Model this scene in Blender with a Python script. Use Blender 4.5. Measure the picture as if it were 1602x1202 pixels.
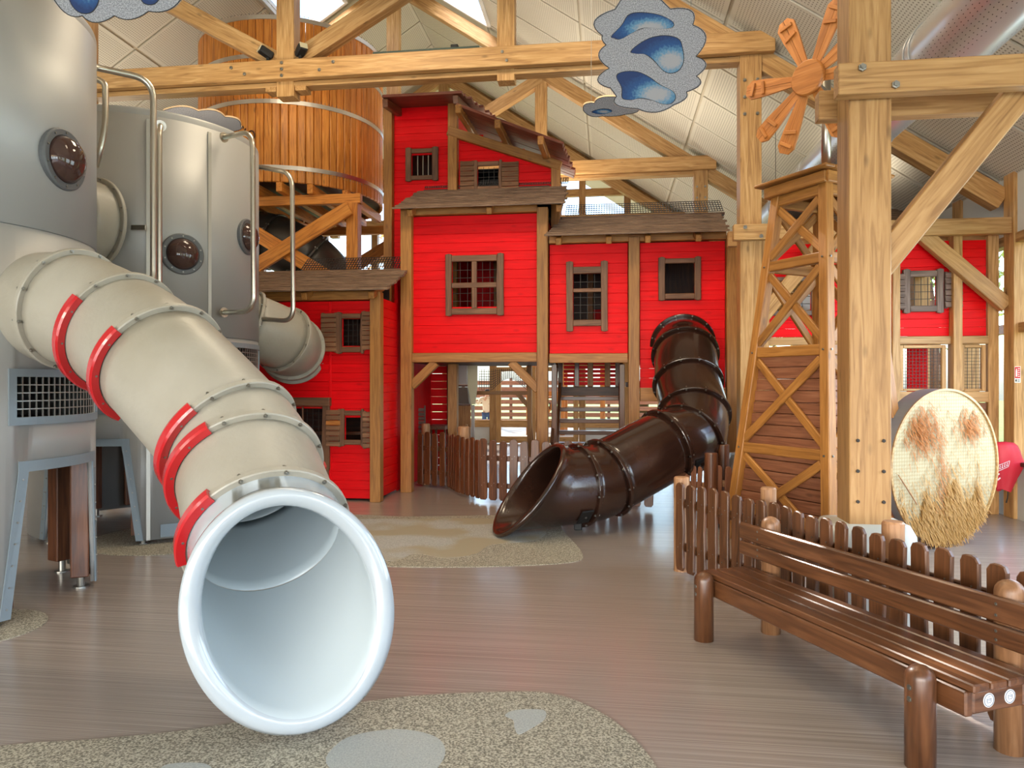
import bpy, bmesh, math, random
from mathutils import Vector, Matrix
random.seed(7)
for o in list(bpy.data.objects): bpy.data.objects.remove(o)
S = bpy.context.scene
COL = S.collection
R = math.radians
ANG = R(7.5); sa, ca = math.sin(ANG), math.cos(ANG)
FPX, HY, CX, EH = 1150.0, 600.0, 801.0, 1.65

# ---------------- camera, world, lights, exposure ----------------
cam = bpy.data.objects.new('camera', bpy.data.cameras.new('camera')); COL.objects.link(cam)
cam.location = (0, 0, EH); cam.rotation_euler = (R(90), 0, ANG)
cam.data.sensor_width = 36; cam.data.lens = 36*FPX/1602; cam.data.clip_end = 300
S.camera = cam
S.view_settings.view_transform = 'Standard'; S.view_settings.look = 'None'
S.view_settings.exposure = 0.0; S.view_settings.gamma = 1; S.view_settings.use_curve_mapping = False
w = bpy.data.worlds.new('sky'); S.world = w; w.use_nodes = True
nt = w.node_tree; bg = nt.nodes['Background']
sky = nt.nodes.new('ShaderNodeTexSky'); sky.sky_type = 'NISHITA'; sky.sun_disc = False
sky.sun_elevation = R(35); sky.sun_rotation = R(200); sky.air_density = 1.0; sky.dust_density = 2.5
nt.links.new(sky.outputs[0], bg.inputs[0]); bg.inputs[1].default_value = 1.0

def area(name, loc, target, sx, sy, power, color, spread=None):
    l = bpy.data.lights.new(name, 'AREA'); l.shape = 'RECTANGLE'; l.size = sx; l.size_y = sy
    l.energy = power; l.color = color
    if spread: l.spread = R(spread)
    o = bpy.data.objects.new(name, l); COL.objects.link(o); o.location = loc
    o.rotation_euler = (Vector(target)-Vector(loc)).to_track_quat('-Z', 'Y').to_euler()
    return o
# daylight through the glazed front behind the camera, the glazed right wall and the skylights
for i, x in enumerate((-9.5, -5.5, -1.5, 2.5)):
    area('window_daylight', (x, -7.7, 1.6), (x, 0, 1.2), 3.2, 2.4, 300, (.74, .87, 1))
for y, e in ((-4, 60), (0, 60), (4, 110), (7.4, 135)):
    area('window_daylight', (4.86, y, 2.0), (0, y, .6), 2.4, 2.4, e, (.68, .84, 1))
area('skylight_daylight', (-3.0, 14.2, 10.4), (-2.6, 13.8, 0), 1.6, 2.2, 90, (1, .93, .82))
# warm fill added without fixtures: upward onto the ceiling, and downward over the hall
for x, y, z, e in ((-5.16, 4.89, 4.75, 50), (-5.33, 7.98, 4.75, 50), (-1.4, 14.4, 5.2, 60), (.5, 12.7, 4.7, 40), (3.2, 11.4, 4.5, 20), (-8.8, 12.0, 5.0, 45), (1.6, 3.0, 4.6, 45), (-2.0, 17.2, 3.0, 100)):
    area('ceiling_fill', (x, y, z), (x, y, 12), 1.4, 1.0, e, (1, .89, .72))
sl = bpy.data.lights.new('sun', 'SUN'); sl.energy = 9.0; sl.angle = R(1); sl.color = (1, .95, .86)
so = bpy.data.objects.new('sun', sl); COL.objects.link(so); so.rotation_euler = Vector((.5, -.7, -.65)).to_track_quat('-Z', 'Y').to_euler()
for x, y, e in ((-8.5, 7.6, 25), (-3.0, 7.8, 95), (-.6, 5.0, 60), (.6, 7.6, 120), (-6, 2.0, 10)):
    area('overhead_fill', (x, y, 6.8), (x, y+.6, 0), 1.6, 1.0, e, (1, .83, .6))  # added downward fill, no lamp fixture hangs here

# ---------------- helpers ----------------
def C(x, z, h=0.0): return Vector((x*ca - z*sa, x*sa + z*ca, h))
def P(px, py, Z): return C((px-CX)/FPX*Z, Z, EH+(HY-py)*Z/FPX)
def G(px, py, h=0.0):
    Z = FPX*(EH-h)/(py-HY); return P(px, py, Z)
def Yp(px, py, y):
    r = (px-CX)/FPX; return P(px, py, y/(r*sa+ca))
def onplane(px, py, p0, n):
    o = Vector((0, 0, EH)); d = P(px, py, 1.0)-o
    return o + d*((p0-o).dot(n)/d.dot(n))

WM = {}
def link(o, parent=None, M=None):
    M = M or Matrix.Identity(4)
    COL.objects.link(o)
    if parent:
        o.parent = parent; o.matrix_basis = WM[parent.name].inverted() @ M
    else:
        o.matrix_basis = M
    WM[o.name] = M.copy()
    return o
def tag(o, label=None, cat=None, group=None, kind=None):
    if label: o['label'] = label
    if cat: o['category'] = cat
    if group: o['group'] = group
    if kind: o['kind'] = kind
    return o
def thing(name, loc, label, cat, group=None, rz=0.0):
    o = bpy.data.objects.new(name, None); o.empty_display_size = .1
    link(o, None, Matrix.Translation(Vector(loc)) @ Matrix.Rotation(rz, 4, 'Z'))
    return tag(o, label, cat, group)
def struct(o): o['kind'] = 'structure'; return o
def group_part(name, parent, label=None):
    o = bpy.data.objects.new(name, None); o.empty_display_size = .1
    link(o, parent, WM[parent.name].copy())
    if label: o['label'] = label
    return o
def mk(name, verts, faces, mat, parent=None, M=None, smooth=False, label=None):
    me = bpy.data.meshes.new(name); me.from_pydata([tuple(v) for v in verts], [], faces); me.update()
    if smooth: me.polygons.foreach_set('use_smooth', [True]*len(me.polygons))
    me.materials.append(mat)
    o = bpy.data.objects.new(name, me); link(o, parent, M)
    if label: o['label'] = label
    return o
def put(name, me, parent, M, label=None):
    o = bpy.data.objects.new(name, me); link(o, parent, M)
    if label: o['label'] = label
    return o
def frame(p, x, up=Vector((0, 0, 1))):
    x = x.normalized(); z = up - x*up.dot(x)
    if z.length < 1e-4: z = Vector((0, 1, 0)) - x*x.y
    z.normalize(); y = z.cross(x)
    M = Matrix((x, y, z)).transposed().to_4x4(); M.translation = p
    return M
_cb = {}
def cbox(l, w, h, c, mat):
    k = (round(l, 3), round(w, 3), round(h, 3), round(c, 4), mat.name)
    if k in _cb: return _cb[k]
    bm = bmesh.new(); c = min(c, w*.3, h*.3, l*.3)
    hx, hy, hz = l/2, w/2, h/2
    for sx in (-1, 1):
        for sy in (-1, 1):
            for sz in (-1, 1):
                bm.verts.new((sx*hx, sy*(hy-c), sz*(hz-c)))
                bm.verts.new((sx*(hx-c), sy*hy, sz*(hz-c)))
                bm.verts.new((sx*(hx-c), sy*(hy-c), sz*hz))
    bmesh.ops.convex_hull(bm, input=bm.verts)
    me = bpy.data.meshes.new('beam'); bm.to_mesh(me); bm.free(); me.materials.append(mat)
    _cb[k] = me; return me
def beam(name, p0, p1, w, h, mat, parent=None, up=(0, 0, 1), c=.008, label=None):
    p0 = Vector(p0); p1 = Vector(p1)
    M = frame((p0+p1)/2, p1-p0, Vector(up))
    return put(name, cbox((p1-p0).length, w, h, c, mat), parent, M, label)
def boxw(name, lo, hi, mat, parent=None, c=.006, label=None):
    """axis-aligned box in world; grain runs along its longest side"""
    lo = Vector(lo); hi = Vector(hi); m = (lo+hi)/2; d = hi-lo
    if d.z >= d.x and d.z >= d.y:
        return beam(name, (m.x, m.y, lo.z), (m.x, m.y, hi.z), d.x, d.y, mat, parent, (0, 1, 0), c, label)
    if d.x >= d.y:
        return beam(name, (lo.x, m.y, m.z), (hi.x, m.y, m.z), d.y, d.z, mat, parent, (0, 0, 1), c, label)
    return beam(name, (m.x, lo.y, m.z), (m.x, hi.y, m.z), d.x, d.z, mat, parent, (0, 0, 1), c, label)
class MB:
    def __init__(s): s.v = []; s.f = []
    def add(s, v, f):
        n = len(s.v); s.v += [Vector(a) for a in v]; s.f += [tuple(i+n for i in q) for q in f]
    def box(s, lo, hi):
        x0, y0, z0 = lo; x1, y1, z1 = hi
        s.add([(x0,y0,z0),(x1,y0,z0),(x1,y1,z0),(x0,y1,z0),(x0,y0,z1),(x1,y0,z1),(x1,y1,z1),(x0,y1,z1)],
              [(3,2,1,0),(4,5,6,7),(0,1,5,4),(1,2,6,5),(2,3,7,6),(3,0,4,7)])
    def bar(s, p0, p1, w, h=None, up=(0, 0, 1)):
        p0 = Vector(p0); p1 = Vector(p1); h = h or w
        M = frame(p0, p1-p0, Vector(up)); L = (p1-p0).length; n = len(s.v)
        s.box((0, -w/2, -h/2), (L, w/2, h/2))
        for i in range(n, len(s.v)): s.v[i] = M @ s.v[i]
    def build(s, name, mat, parent=None, M=None, smooth=False, label=None, kind=None):
        o = mk(name, s.v, s.f, mat, parent, M, smooth, label)
        if kind: o['kind'] = kind
        return o
def lathe(prof, n=32, closed=False):
    """profile of (r, z) spun about Z"""
    v = []; f = []; m = len(prof)
    for i in range(n):
        a = 2*math.pi*i/n
        for r, z in prof: v.append((r*math.cos(a), r*math.sin(a), z))
    for i in range(n):
        j = (i+1) % n
        for k in range(m if closed else m-1):
            k2 = (k+1) % m
            f.append((i*m+k, j*m+k, j*m+k2, i*m+k2))
    return v, f
def sweep(pts, r, n=12, cap=True):
    pts = [Vector(p) for p in pts]; v = []; f = []; prev = None
    for i, p in enumerate(pts):
        t = (pts[min(i+1, len(pts)-1)]-pts[max(i-1, 0)]).normalized()
        if prev is None:
            u = Vector((0, 0, 1)).cross(t)
            if u.length < .05: u = Vector((1, 0, 0)).cross(t)
            u.normalize()
        else:
            u = (prev - t*prev.dot(t)).normalized()
        prev = u; w_ = t.cross(u); rr = r[i] if isinstance(r, (list, tuple)) else r
        for k in range(n):
            a = 2*math.pi*k/n; v.append(p + (u*math.cos(a)+w_*math.sin(a))*rr)
    for i in range(len(pts)-1):
        for k in range(n):
            f.append((i*n+k, i*n+(k+1) % n, (i+1)*n+(k+1) % n, (i+1)*n+k))
    if cap:
        f.append(tuple(range(n))[::-1]); f.append(tuple((len(pts)-1)*n+k for k in range(n)))
    return v, f
def round_path(pts, rad, n=6):
    pts = [Vector(p) for p in pts]; out = [pts[0]]
    for i in range(1, len(pts)-1):
        a, b, c = pts[i-1], pts[i], pts[i+1]
        d1 = (a-b); d2 = (c-b); k = min(rad, d1.length*.45, d2.length*.45)
        s = b+d1.normalized()*k; e = b+d2.normalized()*k
        for j in range(n+1):
            t = j/n; out.append(s*(1-t)**2 + b*2*t*(1-t) + e*t*t)
    out.append(pts[-1]); return out
def catmull(pts, sub=6):
    P_ = [Vector(p) for p in pts]; P_ = [P_[0]*2-P_[1]] + P_ + [P_[-1]*2-P_[-2]]; out = []; idx = []
    for i in range(1, len(P_)-2):
        idx.append(len(out))
        for j in range(sub):
            t = j/sub; a, b, c, d = P_[i-1:i+3]
            out.append(.5*((2*b)+(c-a)*t+(2*a-5*b+4*c-d)*t*t+(3*b-a-3*c+d)*t**3))
    idx.append(len(out)); out.append(P_[-2]); return out, idx
def prism(outline, th, bev=.004):
    """outline in local (x, z); thickness along y"""
    n = len(outline); cx = sum(p[0] for p in outline)/n; cz = sum(p[1] for p in outline)/n
    v = []
    def ring(y, k):
        for i, (x, z) in enumerate(outline):
            x0, z0 = outline[i-1]; x1, z1 = outline[(i+1) % n]
            nx, nz = (z1-z0), -(x1-x0); L = math.hypot(nx, nz) or 1
            v.append((x-nx/L*k, y, z-nz/L*k))
    # outline counter-clockwise in (x,z) -> outward normal (dz,-dx)
    ring(-th/2, bev); ring(-th/2+bev, 0); ring(th/2-bev, 0); ring(th/2, bev)
    f = []
    for k in range(3):
        for i in range(n):
            j = (i+1) % n; f.append((k*n+i, k*n+j, (k+1)*n+j, (k+1)*n+i))
    f.append(tuple(range(n))[::-1]); f.append(tuple(3*n+i for i in range(n)))
    return v, f
def disc_mesh(r, h, n=24, bev=.0):
    b = bev
    v, f = lathe([(0, 0), (r, 0), (r, h-b), (r-b, h), (0, h)] if b else [(0, 0), (r, 0), (r, h), (0, h)], n)
    return v, f

# ---------------- materials ----------------
def lin(c): return tuple(((x/255)/12.92 if x/255 <= .04045 else ((x/255+.055)/1.055)**2.4) for x in c) + (1,)
def newmat(name, col=(200, 200, 200), rough=.5, metal=0.0, spec=.5, coat=0.0):
    m = bpy.data.materials.new(name); m.use_nodes = True; b = m.node_tree.nodes['Principled BSDF']
    b.inputs['Base Color'].default_value = lin(col); b.inputs['Roughness'].default_value = rough
    b.inputs['Metallic'].default_value = metal; b.inputs['Specular IOR Level'].default_value = spec
    if coat: b.inputs['Coat Weight'].default_value = coat; b.inputs['Coat Roughness'].default_value = .08
    return m
def N(m, t, **kw):
    n = m.node_tree.nodes.new(t)
    for k, v in kw.items(): setattr(n, k, v)
    return n
def L(m, a, b): m.node_tree.links.new(a, b)
def ramp(m, src, stops, interp='LINEAR'):
    r = N(m, 'ShaderNodeValToRGB'); r.color_ramp.interpolation = interp
    e = r.color_ramp.elements
    while len(e) < len(stops): e.new(.5)
    for i, (p, c) in enumerate(stops): e[i].position = p; e[i].color = lin(c) if max(c) > 1 else tuple(c)+(1,)
    L(m, src, r.inputs[0]); return r
def bump(m, src, dist=.002, strength=.5):
    b = N(m, 'ShaderNodeBump'); b.inputs['Distance'].default_value = dist; b.inputs['Strength'].default_value = strength
    L(m, src, b.inputs['Height']); L(m, b.outputs[0], m.node_tree.nodes['Principled BSDF'].inputs['Normal'])
def wood(name, c1, c2, c3, rough=.45, knots=.55, vary=.12, scale=1.0, coat=0.0, bmp=.0015):
    """grain along local X, a little lighter or darker from piece to piece"""
    m = newmat(name, c2, rough, coat=coat); b = m.node_tree.nodes['Principled BSDF']
    tc = N(m, 'ShaderNodeTexCoord'); oi = N(m, 'ShaderNodeObjectInfo')
    off = N(m, 'ShaderNodeVectorMath', operation='SCALE'); off.inputs[0].default_value = (13.7, 7.3, 9.1)
    L(m, oi.outputs['Random'], off.inputs['Scale'])
    ad = N(m, 'ShaderNodeVectorMath', operation='ADD'); L(m, tc.outputs['Object'], ad.inputs[0]); L(m, off.outputs[0], ad.inputs[1])
    mp = N(m, 'ShaderNodeMapping'); mp.inputs['Scale'].default_value = (1.1*scale, 16*scale, 16*scale); L(m, ad.outputs[0], mp.inputs[0])
    nz = N(m, 'ShaderNodeTexNoise'); nz.inputs['Scale'].default_value = 1.6; nz.inputs['Detail'].default_value = 5; nz.inputs['Distortion'].default_value = 1.2
    L(m, mp.outputs[0], nz.inputs[0])
    r = ramp(m, nz.outputs[0], [(.30, c1), (.5, c2), (.72, c3)])
    # knots
    mp2 = N(m, 'ShaderNodeMapping'); mp2.inputs['Scale'].default_value = (2.2*scale, 5.5*scale, 5.5*scale); L(m, ad.outputs[0], mp2.inputs[0])
    vo = N(m, 'ShaderNodeTexVoronoi'); vo.inputs['Scale'].default_value = 1.0; L(m, mp2.outputs[0], vo.inputs[0])
    kr = ramp(m, vo.outputs['Distance'], [(.05, (.25, .25, .25)), (.13, (1, 1, 1))])
    mx = N(m, 'ShaderNodeMixRGB', blend_type='MULTIPLY'); mx.inputs[0].default_value = knots
    L(m, r.outputs[0], mx.inputs[1]); L(m, kr.outputs[0], mx.inputs[2])
    hs = N(m, 'ShaderNodeHueSaturation'); L(m, mx.outputs[0], hs.inputs['Color'])
    mr = N(m, 'ShaderNodeMapRange'); mr.inputs[3].default_value = 1-vary; mr.inputs[4].default_value = 1+vary
    L(m, oi.outputs['Random'], mr.inputs[0]); L(m, mr.outputs[0], hs.inputs['Value'])
    L(m, hs.outputs[0], b.inputs['Base Color'])
    if name == 'red_paint': b.inputs['Specular IOR Level'].default_value = .18
    bump(m, nz.outputs[0], bmp*.6, .4)
    return m
def speck(name, stops, scale=90, rough=.8, bmp=.002, big=None):
    m = newmat(name, (150, 150, 150), rough); b = m.node_tree.nodes['Principled BSDF']
    tc = N(m, 'ShaderNodeTexCoord'); nz = N(m, 'ShaderNodeTexNoise'); nz.inputs['Scale'].default_value = scale; nz.inputs['Detail'].default_value = 2
    L(m, tc.outputs['Object'], nz.inputs[0]); r = ramp(m, nz.outputs[0], stops); out = r.outputs[0]
    if big:
        n2 = N(m, 'ShaderNodeTexNoise'); n2.inputs['Scale'].default_value = big[0]; L(m, tc.outputs['Object'], n2.inputs[0])
        r2 = ramp(m, n2.outputs[0], [(.45, (0, 0, 0)), (.55, (1, 1, 1))])
        mx = N(m, 'ShaderNodeMixRGB'); L(m, r2.outputs[0], mx.inputs[0]); L(m, out, mx.inputs[1]); mx.inputs[2].default_value = lin(big[1]); out = mx.outputs[0]
    L(m, out, b.inputs['Base Color']); bump(m, nz.outputs[0], bmp, .4)
    return m

M_TIMBER = wood('timber_spruce', (150, 108, 62), (182, 138, 84), (202, 162, 110), .5, .5)
M_PALE = wood('timber_pale', (136, 96, 52), (166, 124, 74), (182, 142, 92), .5, .5)
M_HONEY = wood('wood_honey', (134, 86, 36), (160, 106, 46), (178, 124, 62), .5, .5)
M_STAVE = wood('wood_stave', (160, 92, 32), (206, 128, 48), (222, 150, 68), .45, .6, .12)
M_BROWN = wood('wood_brown_stain', (70, 38, 18), (100, 56, 30), (122, 74, 42), .42, .5, .12, coat=.15)
M_BENCH = wood('wood_bench', (68, 40, 22), (92, 56, 32), (112, 72, 44), .36, .5, .08, coat=.15)
M_REDBR = wood('wood_red_brown', (92, 44, 30), (120, 60, 42), (142, 78, 56), .5, .4)
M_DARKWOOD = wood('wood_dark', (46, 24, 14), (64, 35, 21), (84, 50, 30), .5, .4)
M_FRAME = wood('wood_window_frame', (86, 54, 34), (112, 74, 48), (132, 92, 64), .55, .5)
M_SHUT = wood('wood_shutter', (92, 60, 38), (124, 84, 56), (146, 104, 74), .6, .5, .18)
M_WORN = wood('wood_worn', (104, 70, 44), (130, 92, 62), (150, 112, 80), .4, .4)
M_ROOF = wood('wood_roof_board', (84, 62, 46), (116, 90, 70), (142, 114, 92), .7, .25, .14, scale=1.6)
M_SIDING = wood('wood_siding', (112, 66, 42), (138, 86, 58), (156, 104, 74), .55, .45, .1)
M_RED = wood('red_paint', (214, 0, 6), (228, 0, 10), (238, 2, 16), .5, .25, .04, scale=.9, bmp=.0006)
M_ORANGE = wood('wood_orange', (156, 92, 36), (184, 114, 50), (200, 132, 68), .4, .45, .08)
M_GRAYSHUT = wood('wood_grey_shutter', (84, 68, 60), (112, 92, 82), (136, 116, 104), .6, .4, .15)

def metal(name, col, rough, noise=0.0, bs=0):
    m = newmat(name, col, rough, 1.0)
    if noise:
        b = m.node_tree.nodes['Principled BSDF']; tc = N(m, 'ShaderNodeTexCoord'); nz = N(m, 'ShaderNodeTexNoise')
        nz.inputs['Scale'].default_value = 2.5; nz.inputs['Detail'].default_value = 6; L(m, tc.outputs['Object'], nz.inputs[0])
        mr = N(m, 'ShaderNodeMapRange'); mr.inputs[3].default_value = rough-noise; mr.inputs[4].default_value = rough+noise
        L(m, nz.outputs[0], mr.inputs[0]); L(m, mr.outputs[0], b.inputs['Roughness'])
        bump(m, nz.outputs[0], .004, .25)
    return m
M_STEEL = metal('pipe_steel', (196, 190, 178), .28)
M_DUCT = newmat('duct_steel', (200, 202, 204), .3, .5)
M_BOLT = metal('bolt_steel', (150, 148, 142), .35)
M_HOOP = metal('hoop_steel', (214, 212, 208), .38)
M_ALU = newmat('rocket_skin', (158, 158, 156), .45, .25)
def alu():
    m = M_ALU; b = m.node_tree.nodes['Principled BSDF']; tc = N(m, 'ShaderNodeTexCoord')
    nz = N(m, 'ShaderNodeTexNoise'); nz.inputs['Scale'].default_value = 1.4; nz.inputs['Detail'].default_value = 7; L(m, tc.outputs['Object'], nz.inputs[0])
    mr = N(m, 'ShaderNodeMapRange'); mr.inputs[3].default_value = .38; mr.inputs[4].default_value = .56; L(m, nz.outputs[0], mr.inputs[0]); L(m, mr.outputs[0], b.inputs['Roughness'])
    bump(m, nz.outputs[0], .006, .25)
alu()
M_TRIM = newmat('grey_trim', (128, 140, 148), .5, .3)
M_SEAM = newmat('seam_alloy', (176, 174, 166), .4, .6)
M_RBR = None
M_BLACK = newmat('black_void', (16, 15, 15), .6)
M_WIRE = newmat('wire_dark', (52, 46, 42), .5, .4)
M_WIREL = newmat('wire_light', (150, 150, 146), .4, .7)
M_GASKET = newmat('grey_gasket', (84, 86, 88), .5)
M_GUARD = newmat('red_guard', (176, 14, 24), .25, coat=.5)
M_WHITE = newmat('white_gloss', (162, 170, 176), .12, coat=.6)
M_PIPE = newmat('slide_cream', (168, 160, 146), .4)
def cream():
    m = M_PIPE; b = m.node_tree.nodes['Principled BSDF']; tc = N(m, 'ShaderNodeTexCoord')
    nz = N(m, 'ShaderNodeTexNoise'); nz.inputs['Scale'].default_value = 26; nz.inputs['Detail'].default_value = 4; L(m, tc.outputs['Object'], nz.inputs[0])
    bump(m, nz.outputs[0], .006, .35)
    n2 = N(m, 'ShaderNodeTexNoise'); n2.inputs['Scale'].default_value = 1.7; n2.inputs['Detail'].default_value = 6; L(m, tc.outputs['Object'], n2.inputs[0])
    r = ramp(m, n2.outputs[0], [(.3, (144, 138, 124)), (.7, (160, 155, 144))]); L(m, r.outputs[0], b.inputs['Base Color'])
cream()
M_INNER = newmat('slide_inside', (170, 180, 184), .3)
M_BSLIDE = newmat('slide_brown', (54, 30, 22), .22, coat=.4)
def brown():
    m = M_BSLIDE; b = m.node_tree.nodes['Principled BSDF']; tc = N(m, 'ShaderNodeTexCoord')
    n2 = N(m, 'ShaderNodeTexNoise'); n2.inputs['Scale'].default_value = 2.2; n2.inputs['Detail'].default_value = 6; L(m, tc.outputs['Object'], n2.inputs[0])
    r = ramp(m, n2.outputs[0], [(.35, (38, 22, 16)), (.7, (58, 36, 27))]); L(m, r.outputs[0], b.inputs['Base Color'])
    nz = N(m, 'ShaderNodeTexNoise'); nz.inputs['Scale'].default_value = 40; L(m, tc.outputs['Object'], nz.inputs[0]); bump(m, nz.outputs[0], .003, .3)
brown()
M_CHAR = newmat('slide_charcoal', (64, 60, 54), .35)
M_PLASTER = newmat('white_plaster', (214, 214, 210), .7)
M_PLINTH = newmat('white_plinth', (186, 186, 178), .35)
def glass(name, col, rough, alpha_t):
    m = newmat(name, col, rough, spec=.6); b = m.node_tree.nodes['Principled BSDF']
    b.inputs['Transmission Weight'].default_value = alpha_t; b.inputs['IOR'].default_value = 1.45; return m
M_DOME = glass('dome_tinted', (84, 60, 54), .05, .45)
def pane():
    m = bpy.data.materials.new('window_glass'); m.use_nodes = True; t = m.node_tree; t.nodes.clear()
    o = t.nodes.new('ShaderNodeOutputMaterial'); g = t.nodes.new('ShaderNodeBsdfGlossy'); g.inputs['Roughness'].default_value = .02
    tr = t.nodes.new('ShaderNodeBsdfTransparent'); lw = t.nodes.new('ShaderNodeLayerWeight'); fr = t.nodes.new('ShaderNodeMath'); fr.operation = 'POWER'; t.links.new(lw.outputs['Facing'], fr.inputs[0]); fr.inputs[1].default_value = 4.5
    mx = t.nodes.new('ShaderNodeMixShader'); t.links.new(fr.outputs[0], mx.inputs[0]); t.links.new(tr.outputs[0], mx.inputs[1]); t.links.new(g.outputs[0], mx.inputs[2]); t.links.new(mx.outputs[0], o.inputs[0])
    return m
M_GLASS = pane()

def floor_mat():
    m = newmat('floor_vinyl', (176, 148, 128), .24, coat=.1); b = m.node_tree.nodes['Principled BSDF']
    tc = N(m, 'ShaderNodeTexCoord'); mp = N(m, 'ShaderNodeMapping'); mp.inputs['Scale'].default_value = (.3, 75, 1); L(m, tc.outputs['Object'], mp.inputs[0])
    nz = N(m, 'ShaderNodeTexNoise'); nz.inputs['Scale'].default_value = 1.3; nz.inputs['Detail'].default_value = 6; nz.inputs['Roughness'].default_value = .6; L(m, mp.outputs[0], nz.inputs[0])
    r = ramp(m, nz.outputs[0], [(.25, (122, 109, 100)), (.75, (176, 165, 156))]); L(m, r.outputs[0], b.inputs['Base Color'])
    return m
M_FLOOR = floor_mat()
M_MAT = speck('rubber_beige', [(.38, (104, 100, 88)), (.5, (150, 144, 128)), (.62, (186, 180, 162))], 110)
M_MATG = speck('rubber_grey', [(.3, (150, 154, 152)), (.7, (176, 180, 176))], 130)
M_MATB = speck('rubber_pale', [(.35, (150, 150, 144)), (.65, (184, 184, 178))], 90, big=(1.1, (160, 150, 126)))
def ceil_mat():
    """perforated acoustic panel; rows of small holes inside a plain margin"""
    m = newmat('ceiling_panel', (206, 200, 184), .8); b = m.node_tree.nodes['Principled BSDF']
    tc = N(m, 'ShaderNodeTexCoord'); sp = N(m, 'ShaderNodeSeparateXYZ'); L(m, tc.outputs['Object'], sp.inputs[0])
    def mth(op, a, b_=None, v=None):
        n = N(m, 'ShaderNodeMath', operation=op); L(m, a, n.inputs[0])
        if b_ is not None: L(m, b_, n.inputs[1])
        if v is not None: n.inputs[1].default_value = v
        return n.outputs[0]
    per = .042
    cx = mth('SUBTRACT', mth('FRACT', mth('MULTIPLY', sp.outputs[0], v=1/per)), v=.5)
    cy = mth('SUBTRACT', mth('FRACT', mth('MULTIPLY', sp.outputs[1], v=1/per)), v=.5)
    d = mth('SQRT', mth('ADD', mth('MULTIPLY', cx, cx), mth('MULTIPLY', cy, cy)))
    hole = mth('LESS_THAN', d, v=.24)
    ix = mth('LESS_THAN', mth('ABSOLUTE', sp.outputs[0]), v=1.12); iy = mth('LESS_THAN', mth('ABSOLUTE', sp.outputs[1]), v=.54)
    k = mth('MULTIPLY', hole, mth('MULTIPLY', ix, iy))
    mx = N(m, 'ShaderNodeMixRGB'); L(m, k, mx.inputs[0]); mx.inputs[1].default_value = lin((214, 208, 192)); mx.inputs[2].default_value = lin((150, 142, 126)); L(m, mx.outputs[0], b.inputs['Base Color'])
    return m
M_CEIL = ceil_mat()
for sx in (-1, 1):
    l = bpy.data.lights.new('projector_beam', 'SPOT'); l.energy = 26; l.color = (1, .84, .6); l.spot_size = R(130); l.spot_blend = 1; l.shadow_soft_size = .12
    o = bpy.data.objects.new('projector_beam', l); COL.objects.link(o); o.location = (-4.54+sx*.5, 10.2, 6.5)
    o.rotation_euler = (Vector((-5.87, 13.1, 6.2))-o.location).to_track_quat('-Z', 'Y').to_euler()
# ---------------- shell of the hall ----------------
RX, RZ, SL = -4.54, 10.29, .657          # ridge position, height, slope
XR, XL, Y0, Y1 = 5.0, -14.0, -8.0, 20.3
def zr(x): return RZ - SL*abs(x-RX)
o = mk('floor', [(XL, Y0, 0), (XR, Y0, 0), (XR, Y1, 0), (XL, Y1, 0), (XL, Y0, -.2), (XR, Y0, -.2), (XR, Y1, -.2), (XL, Y1, -.2)],
       [(0, 1, 2, 3), (7, 6, 5, 4), (0, 4, 5, 1), (1, 5, 6, 2), (2, 6, 7, 3), (3, 7, 4, 0)], M_FLOOR); struct(o)
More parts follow.
